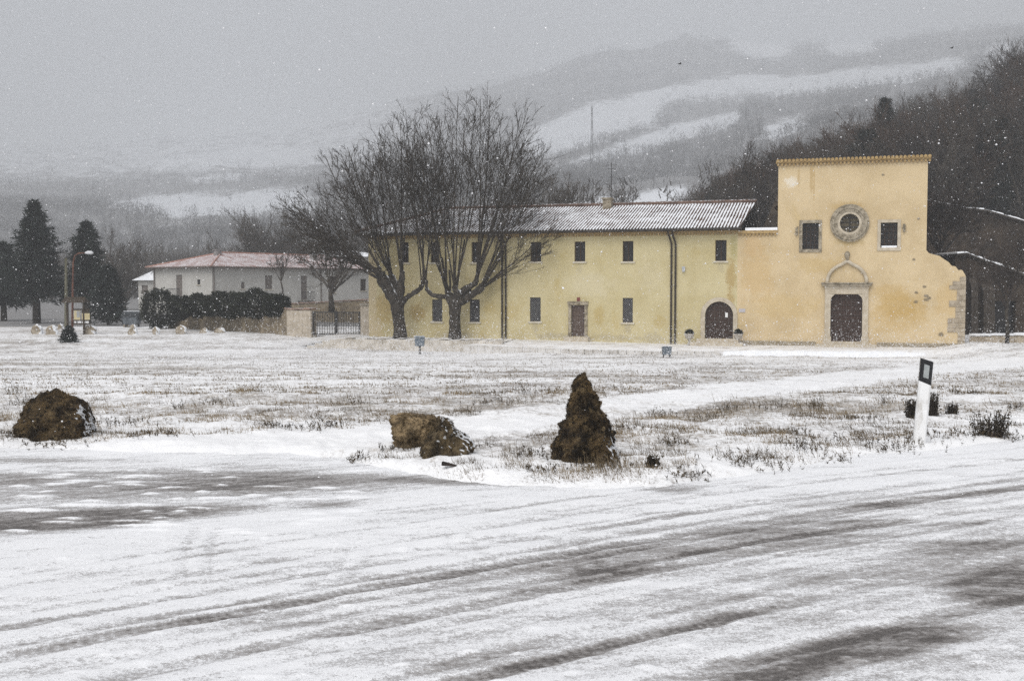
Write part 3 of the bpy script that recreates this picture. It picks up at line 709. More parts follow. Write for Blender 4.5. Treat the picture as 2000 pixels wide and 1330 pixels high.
# portal
a, b, c, d = cd
f = MB(); t = 0.28
for x0, x1 in ((a - t, a), (b, b + t)):
    f = MB(); f.box(x0, x1, -0.12, 0.15, c - 0.12, d + 0.02); f.box(x0 - 0.04, x1 + 0.04, -0.16, 0.0, c - 0.12, c + 0.25); f.build('door_jamb', m_lime, ch)
f = MB(); f.box(a - t, b + t, -0.125, 0.15, d + 0.021, d + 0.30)
for sg, x in ((1, a), (-1, b)): f.add([(x, -0.1, d + 0.02), (x + sg * 0.22, -0.1, d + 0.02), (x + sg * 0.05, -0.1, d - 0.14), (x, -0.1, d - 0.3), (x, 0.1, d + 0.02), (x + sg * 0.22, 0.1, d + 0.02), (x + sg * 0.05, 0.1, d - 0.14), (x, 0.1, d - 0.3)], [(0, 1, 2, 3), (4, 7, 6, 5), (1, 5, 6, 2), (2, 6, 7, 3)])
f.box(a - t - 0.03, b + t + 0.03, -0.15, 0.0, d + 0.301, d + 0.42); po = f.build('lintel', m_lime, ch)
f = MB(); f.box(a - t - 0.14, b + t + 0.14, -0.26, 0.0, d + 0.421, d + 0.54); f.box(a - t - 0.2, b + t + 0.2, -0.32, 0.0, d + 0.541, d + 0.60); f.build('hood_mould', m_limedark, po)
m_ = (a + b) / 2; zb = d + 0.602; f = MB(); R1 = 0.95
pts = [(m_ + R1 * math.cos(t_), zb + 0.97 * R1 * math.sin(t_) * (1 + 0.16 * max(0, 1 - abs(math.cos(t_)) * 3.2))) for t_ in [math.pi * i / 24 for i in range(25)]]
f.tube([(x, -0.09, z) for x, z in pts], 0.085, 8); f.build('arch_mould', m_lime, po)
f = MB(); zt = max(z for x, z in pts); f.lathe([(0.09, 0), (0.06, 0.08), (0.09, 0.16), (0.14, 0.26), (0.13, 0.36), (0.05, 0.45), (0.0, 0.47)], 10, (m_, -0.09, zt + 0.03)); f.build('finial', m_limedark, po)
f = MB(); f.box(a - 0.7, b + 0.7, -0.75, -0.002, WZ0, c - 0.121); f.box(a, b, -0.15, 0.2, c - 0.121, c - 0.002); f.build('door_step', m_lime, ch)
f = MB(); f.quad((a, 0.16, c), (b, 0.16, c), (b, 0.16, d), (a, 0.16, d)); cdo = f.build('door', m_door, ch); studs(cdo, a, b, c, d, None, 6, 9, 0.13)
for x0, x1 in ((S_R + 0.05, a - 0.72), (b + 0.72, cs2 - 0.3)): f = MB(); f.box(x0, x1, -0.08, -0.002, WZ0, 0.21); f.build('plinth', m_plinth, ch)
m_rubble = M('rubble_stone', (0.29, 0.24, 0.175), (0.44, 0.375, 0.285), 3.5, 0.95, 0.8, 9)
f = MB(); z = 0.1; i = 0
q0 = FR.at(1862, 600)[0]
while z < prof[-1][1] - 0.25:
    h = rng.uniform(0.2, 0.32); l = q0 + rng.choice([-0.25, -0.1, 0.1, 0.22]) + (0.0 if z < 2 else 0.05)
    f.box(l, cs2 + 0.02, -0.03 - 0.012 * (i % 2), 0.5, z, z + h - 0.012); z += h; i += 1
f.build('quoin', m_rubble, ch)
s_, z_ = FR.at(1449.5, 606.5); f = MB(); f.box(s_ - 0.16, s_ + 0.16, -0.03, -0.002, z_ - 0.09, z_ + 0.09); f.build('plaque', M('pale_plaque', (0.42, 0.4, 0.42), (0.5, 0.48, 0.5), 30, 0.5), ch)
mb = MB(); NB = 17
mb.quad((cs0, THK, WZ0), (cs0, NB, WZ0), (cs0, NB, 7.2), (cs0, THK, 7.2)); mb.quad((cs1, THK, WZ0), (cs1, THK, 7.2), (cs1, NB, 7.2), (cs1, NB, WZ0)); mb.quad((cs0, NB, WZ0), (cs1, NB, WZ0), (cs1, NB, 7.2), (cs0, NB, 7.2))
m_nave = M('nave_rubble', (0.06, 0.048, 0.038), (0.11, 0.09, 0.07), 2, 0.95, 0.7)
a = S_R + 0.9
mb.add([(a - 0.4, 4.0, 5.2), (cs0 - 0.01, 4.0, 5.2), (cs0 - 0.01, 4.0, 8.05), (a + 0.75, 4.0, 7.95)], [(0, 1, 2, 3)])
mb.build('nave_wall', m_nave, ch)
mb = MB(); mm = (cs0 + cs1) / 2
for sg, e in ((0, cs0 - 0.3), (1, cs1 + 0.3)): mb.quad((e, THK, 7.1), (mm, THK, 8.9), (mm, NB + 0.3, 8.9), (e, NB + 0.3, 7.1))
mb.build('nave_roof', M('nave_tiles', (0.1, 0.06, 0.045), (0.15, 0.09, 0.06), 3, 0.9, snow=0.9), ch)

# ---- terrace: paved strip in front of both, with kerb; low retaining wall to the left
m_terr = M('snowy_paving', (0.50, 0.46, 0.41), (0.74, 0.73, 0.72), 0.9, 0.9, 0.3, 8, lo=0.3, hi=0.55, coord='World')
sA = FR.at(975, 670)[0]; sB = FR.at(1885, 672)[0]; sC = FR.at(585, 660)[0]
NQ = 60; V = []
S_ = np.linspace(sA, sB - 0.4, NQ)
front = np.interp(S_, [sA, sA + 6, sB - 6, sB], [-5.6, -6.0, -4.4, -2.6])
rowsv = []
for k_, (yy, zz) in enumerate([(0.25, 0.0), (-1.6, -0.03), (None, -0.10), (None, -0.6)]):
    dep = np.full(NQ, yy) if yy is not None else front - (0.02 if k_ == 3 else 0)
    zt_ = np.interp(S_, [sA, 0, sB], [0.12, -0.02, 0.02]) + zz + 0.5 * 0 * S_
    if k_ >= 2: zt_ = zt_ + np.interp(S_, [sA, sB - 8, sB], [0, 0, 0.16]) * (k_ == 2)
    rowsv.append(np.stack([S_, dep, zt_], -1))
V = np.concatenate(rowsv)
ter = np_mesh('terrace', V, grid_faces(4, NQ)[:, ::-1], m_terr, None); ter.location = FR.o; ter.rotation_euler = (0, 0, FR.rot); kind(ter, 'structure')
mb = MB()
for i in range(NQ - 1):
    if S_[i] > FR.at(1430, 690)[0]: break
    if rng.random() < 0.06: continue
    zt_ = float(np.interp(S_[i], [sA, 0, sB], [0.12, -0.02, 0.02])) - 0.07
    mb.box(S_[i] + 0.01, S_[i + 1] - 0.01, front[i] - 0.22, front[i] - 0.03, -0.75, zt_ + rng.uniform(0, 0.02))
kb = mb.build('kerb', M('kerb_stone', (0.42, 0.39, 0.35), (0.62, 0.6, 0.57), 1.5, 0.9, 0.5, snow=0.7), None); kb.location = FR.o; kb.rotation_euler = (0, 0, FR.rot); kind(kb, 'structure')
sb0, sb1 = FR.at(1436, 690)[0], FR.at(1800, 690)[0]; mb = MB(); n = 40; pr_ = []
for i in range(n + 1):
    x = sb0 + (sb1 - sb0) * i / n; e = min(1, 8 * i / n, 5 * (1 - i / n)); fy_ = float(np.interp(x, S_, front)); h_ = (0.08 + .02 * math.sin(i * 1.3)) * e
    pr_ += [(x, fy_ - .32, -.35), (x, fy_ - .2, -.1 + h_ * .5), (x, fy_ + .05, -.08 + h_), (x, fy_ + .5, -.06 + h_ * .5), (x, fy_ + .9, -.12)]
mb.add(pr_, [(i * 5 + j, (i + 1) * 5 + j, (i + 1) * 5 + j + 1, i * 5 + j + 1) for i in range(n) for j in range(4)])
sbk = mb.build('snow_bank', m_snow, None, True); sbk.location = FR.o; sbk.rotation_euler = (0, 0, FR.rot); kind(sbk, 'structure')
# retaining wall
rw_a = P(585, 660, 59.6); rw_b = P(980, 668, 56.6)
rl = FR.__class__((rw_a.x, rw_a.y), (rw_b.x - rw_a.x, rw_b.y - rw_a.y)); L_ = math.hypot(rw_b.x - rw_a.x, rw_b.y - rw_a.y)
m_stone = M('pale_rubble', (0.40, 0.36, 0.30), (0.60, 0.56, 0.50), 2.2, 0.95, 0.8, 6, snow=0.75)
rt = thing('retaining_wall', 'low pale stone retaining wall along the yard in front of the two bare trees', 'wall', rl.o, rl.rot)
f = MB(); n = 26
for i in range(n):
    a, b = L_ * i / n, L_ * (i + 1) / n
    ht = 0.22 - 0.55 * max(0, 1 - i / 5) ** 1.5 + rng.uniform(-0.03, 0.03)
    f.box(a, b - 0.004, 0.0 + rng.uniform(-.015, .015), 0.5, -1.0, ht)
f.build('wall', m_stone, rt)
f = MB(); n = 40
for i in range(n):
    a, b = L_ * i / n, L_ * (i + 1) / n
    if rng.random() < 0.6 and i > 8: f.box(a, b - 0.003, -0.04, 0.46, 0.255, 0.27 + rng.uniform(0, 0.04))
f.build('coping', m_stone, rt)
f = MB(); f.quad((-0.5, 0.45, 0.05), (L_ - 0.1, 0.45, 0.10), (L_ - 0.4, 4.4, 0.12), (-0.5, 8.5, 0.24))
yd = f.build('yard', m_terr, None); yd.location = rl.o; yd.rotation_euler = (0, 0, rl.rot); kind(yd, 'structure')

# ------------------------------------------------------------------ WHITE HOUSE
cxy = (-0.2727 * 108, 108.0)
FH = Frame(cxy, (13.2, 17.0)); FL = Frame(cxy, (13.2, 17.0))
FL.d, FL.n = FH.n.copy(), FH.d.copy()
ho = thing('white_house', 'white two storey house with red hipped roof behind the ivy wall', 'house', FH.o, FH.rot)
HE = 4.95; LL = 24.0; WW = 9.7
def side_rect(px0, px1, py0, py1): return rect(px0, px1, py0, py1, FL)
def long_rect(px0, px1, py0, py1): return rect(px0, px1, py0, py1, FH)
hl = [long_rect(518, 532, 538, 565), long_rect(471, 478, 551, 564), long_rect(588, 600, 539, 586), long_rect(704, 715, 545, 568), long_rect(641, 656, 540, 572)]
hsd = [side_rect(356, 344, 537, 581), side_rect(391, 385, 546, 556)]
mb = MB(); wall_cells(mb, 0, LL, -0.6, HE, hl, 0.2)
t_ = MB(); wall_cells(t_, 0, WW, -0.6, HE, hsd, 0.2)
mb.add([(v[1], v[0], v[2]) for v in t_.v], [tuple(reversed(q)) for q in t_.f])
mb.quad((LL, 0, -0.6), (LL, WW, -0.6), (LL, WW, HE), (LL, 0, HE)); mb.quad((0, WW, -0.6), (0, WW, HE), (LL, WW, HE), (LL, WW, -0.6))
m_white = M('white_plaster', (0.50, 0.485, 0.45), (0.58, 0.565, 0.53), 0.6, 0.9, 0.2, 12, lo=0.3, hi=0.7)
mb.build('wall', m_white, ho)
m_shut = M('grey_shutter', (0.16, 0.14, 0.125), (0.22, 0.19, 0.17), 8, 0.8)
def hwin(h, side, shut, balcony):
    a, b, c, d = h
    W_ = lambda mbb: mbb.v.__setitem__(slice(None), [(v[1], v[0], v[2]) for v in mbb.v]) if side else None
    f = MB(); f.box(a, b, 0.1, 0.14, c, d)
    for j in range(1, 7): z = c + (d - c) * j / 7; f.box(a + 0.04, b - 0.04, 0.08, 0.1, z - 0.03, z + 0.03)
    W_(f); wn = f.build('window' if not balcony else 'balcony_door', shut, ho)
    f = MB(); f.box(a - 0.1, b + 0.1, -0.08, 0.09, c - 0.1, c - 0.002); W_(f); f.build('sill', m_sill, wn)
    if balcony:
        f = MB(); f.box(a - 0.5, b + 0.5, -0.7, -0.01, c - 0.22, c - 0.105)
        for j in range(13): x = a - 0.47 + (b - a + 0.94) * j / 12; f.tube([(x, -0.67, c - 0.1), (x, -0.67, c + 0.85)], 0.014, 4)
        f.box(a - 0.5, b + 0.5, -0.69, -0.65, c + 0.85, c + 0.9); W_(f); f.build('balcony_railing', m_iron, wn)
for i, h in enumerate(hl): hwin(h, False, m_shut if i not in (3, 4) else m_winframe, i in (2,))
for i, h in enumerate(hsd): hwin(h, True, m_shut if i == 0 else m_win, i == 0)
m_hroof = roof_mat('red_house_tiles', (0.27, 0.115, 0.085), (0.20, 0.09, 0.068), 0.3, -0.02)
ov = 0.6; zr = HE + 1.58; ze = HE + 0.02; mb = MB(); h2 = WW / 2
A_, B_, C_, D_ = (-ov, -ov, ze), (LL + ov, -ov, ze), (LL + ov, WW + ov, ze), (-ov, WW + ov, ze); E_, G_ = (h2, h2, zr), (LL - h2, h2, zr)
mb.add([A_, B_, C_, D_, E_, G_], [(0, 1, 5, 4), (1, 2, 5), (2, 3, 4, 5), (3, 0, 4), (0, 3, 2, 1)])
hr = mb.build('roof', m_hroof, ho)
f = MB()
for p, q in ((A_, E_), (E_, G_), (D_, E_)): f.tube([Vector(p) + Vector((0, 0, 0.02)), Vector(q) + Vector((0, 0, 0.02))], 0.09, 6)
f.build('ridge_tiles', M('pink_ridge', (0.34, 0.17, 0.13), (0.42, 0.25, 0.2), 4, 0.9, snow=0.9), hr)
f = MB()
for p, q in ((A_, B_), (A_, D_)): f.tube([Vector(p) + Vector((0, 0, -0.03)), Vector(q) + Vector((0, 0, -0.03))], 0.09, 6)
f.build('gutter', M('copper_gutter', (0.12, 0.09, 0.08), (0.18, 0.14, 0.12), 3, 0.6), ho)
for px, py, hh in ((425, 502, 1.05), (612, 508, 1.2)):
    s_, z_ = FH.at(px, py, 4.3 if px < 500 else 3.0)
    dep = 4.3 if px < 500 else 3.0
    zt_c = FH.at(px, 489 if px < 500 else 499, dep)[1]
    f = MB(); f.box(s_ - 0.28, s_ + 0.28, dep - 0.3, dep + 0.3, z_ - 0.9, zt_c); f.box(s_ - 0.36, s_ + 0.36, dep - 0.38, dep + 0.38, zt_c, zt_c + .1); f.build('chimney', M('grey_chimney', (0.2, 0.19, 0.19), (0.3, 0.29, 0.28), 4, 0.9, snow=0.8), hr)
for s_, dp in ((0.15, -0.1), (14.2, -0.1)):
    f = MB(); f.tube([(s_, dp, HE - 0.1), (s_, dp, -0.4)], 0.07, 6); f.build('downpipe', m_shut, ho)
f = MB(); f.tube([(-0.1, WW - 0.2, HE - 0.1), (-0.1, WW - 0.2, -0.4)], 0.07, 6); f.build('downpipe', m_shut, ho)

# small white outbuilding left of the house
def small_house(name, label, px0, px1, pyE, Y, dep, zr_up, roofm, wallm, win):
    a = P(px0, pyE, Y); b = P(px1, pyE, Y); wd = b.x - a.x; ze = a.z
    t = thing(name, label, 'house', (a.x, Y, 0)); mb = MB(); hs_ = []
    for q in win:
        wa = P(q[0], q[2], Y); wb = P(q[1], q[3], Y); hs_.append((wa.x - a.x, wb.x - a.x, wb.z, wa.z))
    wall_cells(mb, 0, wd, -1.5, ze, hs_, 0.2)
    mb.quad((0, 0, -1.5), (0, 0, ze), (0, dep, ze), (0, dep, -1.5)); mb.quad((wd, 0, -1.5), (wd, dep, -1.5), (wd, dep, ze), (wd, 0, ze)); mb.quad((0, dep, -1.5), (0, dep, ze), (wd, dep, ze), (wd, dep, -1.5))
    mb.build('wall', wallm, t)
    for h in hs_:
        f = MB(); f.box(h[0], h[1], 0.1, 0.15, h[2], h[3]); f.box(h[0] - 0.06, h[1] + 0.06, -0.05, 0.09, h[2] - 0.08, h[2] - 0.002); f.build('window', m_shut, t)
    o_ = 0.55; mb = MB(); mb.add([(-o_, -o_, ze + .02), (wd + o_, -o_, ze + .02), (wd + o_, dep + o_, ze + .02), (-o_, dep + o_, ze + .02), (wd * .45, dep / 2, ze + zr_up), (wd * .55, dep / 2, ze + zr_up)], [(0, 1, 5, 4), (1, 2, 5), (2, 3, 4, 5), (3, 0, 4), (0, 3, 2, 1)])
    mb.build('roof', roofm, t); return t
small_house('outbuilding', 'small white outbuilding with snow covered roof at the left end of the white house', 270, 322, 548, 122, 7, 1.5, m_snow, m_white, [(277, 289, 557, 572)])
small_house('farmhouse', 'low farmhouse roof under snow showing behind the red roof ridge', 575, 760, 502, 150, 8, 1.0, M('farm_roof', (0.3, 0.2, 0.17), (0.2, 0.13, 0.11), 2, 0.9, snow=0.72), m_white, [])

# ------------------------------------------------------------------ BOUNDARY WALLS, GATE
m_gwall = M('mossy_wall', (0.15, 0.12, 0.085), (0.27, 0.22, 0.15), 2, 0.95, 0.8, 6)
m_pwall = M('pale_wall', (0.36, 0.31, 0.24), (0.50, 0.44, 0.36), 2.5, 0.95, 0.8, 6)
def wall_run(name, label, pa, pb, ztops, thick, mat, cope):
    d = Vector((pb.x - pa.x, pb.y - pa.y)); L = d.length; fr = Frame((pa.x, pa.y), d)
    t = thing(name, label, 'wall', (pa.x, pa.y, 0), fr.rot); f = MB(); n = max(3, int(L / 0.9))
    for i in range(n):
        a, b = L * i / n, L * (i + 1) / n; zt = ztops[0] + (ztops[1] - ztops[0]) * (i + .5) / n
        f.box(a, b - 0.003, rng.uniform(-.02, .02), thick, -1.2, zt + rng.uniform(-.03, .03))
    f.build('wall', mat, t)
    f = MB(); n = max(4, int(L / 0.5))
    for i in range(n):
        a, b = L * i / n, L * (i + 1) / n; zt = ztops[0] + (ztops[1] - ztops[0]) * (i + .5) / n
        f.box(a, b - 0.004, -0.06, thick + 0.06, zt + 0.035, zt + 0.12 + rng.uniform(-.02, .03))
    f.build('coping', cope, t); return t
zt = lambda py, Y: P(1000, py, Y).z
m_cope = M('coping_tile', (0.2, 0.13, 0.1), (0.3, 0.2, 0.15), 4, 0.9, snow=0.8)
wall_run('garden_wall', 'mossy brown garden wall under the dark rounded bushes', P(330, 640, 77), P(560, 655, 67.5), (zt(612, 76), zt(604, 67.5)), 0.4, m_gwall, m_cope)
wall_run('garden_wall', 'short pale stone wall with tiled top left of the iron gate', P(560, 655, 67.4), P(607, 655, 65.8), (zt(606, 67), zt(606, 66)), 0.45, m_pwall, m_cope)
wall_run('garden_wall', 'pale stone gate pier wall between iron gate and yellow convent', P(704, 655, 65.0), P(722, 655, 64.2), (zt(598, 65), zt(598, 65)), 0.5, m_pwall, M('cope_snow', (0.3, 0.27, 0.22), None, snow=0.5))
wall_run('garden_wall', 'higher garden wall behind the gate, sloping up to the right', P(545, 600, 92), P(735, 600, 85), (zt(596, 92), zt(586, 85)), 0.4, m_gwall, m_cope)
ga, gb = P(608.5, 655, 65.8), P(703, 655, 65.1)
gf = Frame((ga.x, ga.y), (gb.x - ga.x, gb.y - ga.y)); GL = math.hypot(gb.x - ga.x, gb.y - ga.y); gz0, gz1 = zt(654, 65.5), zt(609, 65.5)
gt = thing('iron_gate', 'closed double leaf iron bar gate beside the yellow convent', 'gate', (ga.x, ga.y, 0), gf.rot)
for k in (0, 1):
    a, b = GL * k / 2 + 0.02, GL * (k + 1) / 2 - 0.02; f = MB()
    f.box(a, b, 0.1, 0.14, gz0, gz0 + 0.06); f.box(a, b, 0.1, 0.14, gz1 - 0.06, gz1); f.box(a, a + 0.06, 0.095, 0.145, gz0 - 0.05, gz1 + 0.03); f.box(b - 0.06, b, 0.095, 0.145, gz0 - 0.05, gz1 + 0.03)
    for j in range(1, 14): x = a + (b - a) * j / 14; f.box(x - 0.016, x + 0.016, 0.105, 0.135, gz0 + 0.06, gz1 - 0.06)
    f.build('gate_leaf', m_iron, gt)
f = MB(); m = GL / 2; f.box(m - 0.015, m + 0.015, 0.09, 0.15, gz0, gz1 + 0.15); f.build('latch_post', m_iron, gt)
# right: low wall
ra, rb = P(1893, 672, 54.5), P(2120, 672, 51.0)
wall_run('low_wall', 'low stone wall with snow on top to the right of the church', ra, rb, (zt(657, 54.5), zt(655, 51)), 0.5, m_rubble, m_snow)

# dark stone barns at the right
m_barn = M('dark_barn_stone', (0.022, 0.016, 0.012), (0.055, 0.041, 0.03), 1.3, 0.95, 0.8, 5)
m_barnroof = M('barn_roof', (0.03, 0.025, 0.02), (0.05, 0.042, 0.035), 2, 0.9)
def barn(name, label, Y, edge, base_py, dep, rimw, door=None, buttress=()):
    p0 = P(edge[0][0], base_py, Y); t = thing(name, label, 'barn', (p0.x, Y, 0))
    pts = [P(px, py, Y) for px, py in edge]; mb = MB()
    dz = [(P(door[0], 600, Y).x - p0.x, P(door[1], 600, Y).x - p0.x, P(1000, door[2], Y).z)] if door else []
    xs = sorted({p.x - p0.x for p in pts} | {q for d in dz for q in d[:2]})
    top = lambda x: float(np.interp(x, [p.x - p0.x for p in pts], [p.z for p in pts]))
    for a, b in zip(xs[:-1], xs[1:]):
        z0 = -1.5
        for d in dz:
            if d[0] <= (a + b) / 2 <= d[1]: z0 = d[2]
        mb.quad((a, 0, z0), (b, 0, z0), (b, 0, top(b)), (a, 0, top(a)))
    for d in dz:
        mb.quad((d[0], 0, -1.5), (d[0], 0.5, -1.5), (d[0], 0.5, d[2]), (d[0], 0, d[2])); mb.quad((d[0], 0.5, -1.5), (d[1], 0.5, -1.5), (d[1], 0.5, d[2]), (d[0], 0.5, d[2])); mb.quad((d[0], 0, d[2]), (d[0], .5, d[2]), (d[1], .5, d[2]), (d[1], 0, d[2])); mb.quad((d[1], 0, -1.5), (d[1], 0, d[2]), (d[1], 0.5, d[2]), (d[1], .5, -1.5))
    e = xs[-1]; mb.quad((0, 0, -1.5), (0, 0, top(0)), (0, dep, top(0)), (0, dep, -1.5)); mb.quad((e, 0, -1.5), (e, dep, -1.5), (e, dep, top(e)), (e, 0, top(e))); mb.quad((0, dep, -1.5), (0, dep, top(0)), (e, dep, top(e)), (e, dep, -1.5))
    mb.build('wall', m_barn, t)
    rf = MB(); sn = MB()
    for p, q in zip(pts[:-1], pts[1:]):
        a, b = p.x - p0.x, q.x - p0.x
        rf.add([(a, -0.25, p.z), (b, -0.25, q.z), (b, dep + .2, q.z), (a, dep + .2, p.z), (a, -0.25, p.z + .12), (b, -0.25, q.z + .12), (b, dep + .2, q.z + .12), (a, dep + .2, p.z + .12)], [(0, 1, 5, 4), (4, 5, 6, 7), (0, 3, 2, 1), (3, 7, 6, 2), (0, 4, 7, 3), (1, 2, 6, 5)])
        m = 7
        for i in range(m):
            u, v = i / m, (i + 1) / m; h = rimw * rng.uniform(0.5, 1.2)
            if rng.random() < 0.35: h *= .3
            A = [(a + (b - a) * w_, p.z + (q.z - p.z) * w_ + .122) for w_ in (u, v)]
            sn.add([(A[0][0], -0.24, A[0][1]), (A[1][0], -0.24, A[1][1]), (A[1][0], dep, A[1][1]), (A[0][0], dep, A[0][1]), (A[0][0], -0.2, A[0][1] + h), (A[1][0], -0.2, A[1][1] + h), (A[1][0], dep, A[1][1] + h), (A[0][0], dep, A[0][1] + h)], [(0, 1, 5, 4), (4, 5, 6, 7), (1, 2, 6, 5), (0, 4, 7, 3)])
    ro = rf.build('roof', m_barnroof, t); sn.build('roof_snow', m_snow, ro)
    if door:
        d = dz[0]; f = MB(); f.box(d[0] + .02, d[1] - .02, 0.3, 0.36, -1.2, d[2] - .02); f.build('door', m_win, t)
    for bx0, bx1, by in buttress:
        f = MB(); x0, x1 = P(bx0, 600, Y).x - p0.x, P(bx1, 600, Y).x - p0.x; z1 = P(1000, by, Y).z
        f.add([(x0, -0.6, -1.4), (x1, -0.6, -1.4), (x1, -0.002, -1.4), (x0, -0.002, -1.4), (x0, -0.35, z1 - .4), (x1, -0.35, z1 - .4), (x1, -0.002, z1), (x0, -0.002, z1)], [(0, 1, 5, 4), (4, 5, 6, 7), (1, 2, 6, 5), (0, 4, 7, 3)])
        f.build('buttress', M('buttress_stone', (0.035, 0.028, 0.022), (0.07, 0.058, 0.048), 3, 0.95, 0.7), t)
    return t
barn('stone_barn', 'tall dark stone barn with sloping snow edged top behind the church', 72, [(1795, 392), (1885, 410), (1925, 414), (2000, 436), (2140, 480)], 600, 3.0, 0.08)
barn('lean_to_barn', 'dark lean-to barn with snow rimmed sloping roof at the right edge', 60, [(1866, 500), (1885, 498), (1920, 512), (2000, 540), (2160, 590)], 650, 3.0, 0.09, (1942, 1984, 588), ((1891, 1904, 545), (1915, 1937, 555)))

# ------------------------------------------------------------------ TREES
def bare_tree(trunk, crown, rg, H, r0, spread, lv=3, base=(0, 0, 0), lean=0.0, fork=0.3, nmain=9, droop=0.0, dens=1.0):
    b = Vector(base)
    pts = [b + Vector((lean * H * fork * t + rg.uniform(-.02, .02) * H * (t > 0), rg.uniform(-.02, .02) * H * (t > 0), H * fork * t - 0.3 * (t == 0))) for t in (0, .35, .7, 1)]
    trunk.tube(pts, [r0 * 1.25, r0, r0 * .85, r0 * .75], 7)
    def br(mb, p, d, L, r, l):
        n = 4 if l < 2 else 3; q = p.copy(); dd = d.normalized(); P_ = [q.copy()]
        for i in range(n):
            dd = (dd + Vector((rg.uniform(-1, 1), rg.uniform(-1, 1), rg.uniform(-1, 1))) * 0.14 + Vector((0, 0, 0.10 - droop))).normalized()
            q = q + dd * (L / n); P_.append(q.copy())
        mb.tube(P_, [max(r * (1 - 0.8 * i / n), 0.012) for i in range(n + 1)], 5 if l == 0 else 3, False)
        if l >= lv: return
        kk = int((7, 7, 5, 3)[l] * dens)
        for i in range(kk):
            u = rg.uniform(0.25, 1.0); a = P_[min(int(u * n), n - 1)].lerp(P_[min(int(u * n) + 1, n)], u * n % 1)
            ax = dd.orthogonal().normalized(); ax.rotate(__import__('mathutils').Quaternion(dd, rg.uniform(0, 6.28)))
            nd = (dd + ax * rg.uniform(0.5, 1.0)).normalized()
            br(crown, a, nd, L * rg.uniform(0.35, 0.55), r * 0.45, l + 1)
    top = pts[-1]
    for i in range(nmain):
        az = 2 * math.pi * (i + rg.random() * .6) / nmain; ti = rg.uniform(0.1, 1.0) ** 0.7 * spread
        d = Vector((math.cos(az) * math.sin(ti), math.sin(az) * math.sin(ti), math.cos(ti)))
        st = b.lerp(top, 1) if i % 2 else pts[2].lerp(pts[3], rg.random())
        br(crown, st, d, H * (1 - fork) * rg.uniform(0.7, 0.95), r0 * 0.55, 0)

def make_bare(name, label, cat, loc, seed, H, r0, spread, group=None, mt=None, mc=None, **kw):
    t = thing(name, label, cat, loc, 0, group); tr, cr = MB(), MB()
    bare_tree(tr, cr, random.Random(seed), H, r0, spread, **kw)
    tr.build('trunk', mt or m_bark, t, True); cr.build('crown', mc or m_wood_twig, t)
    return t

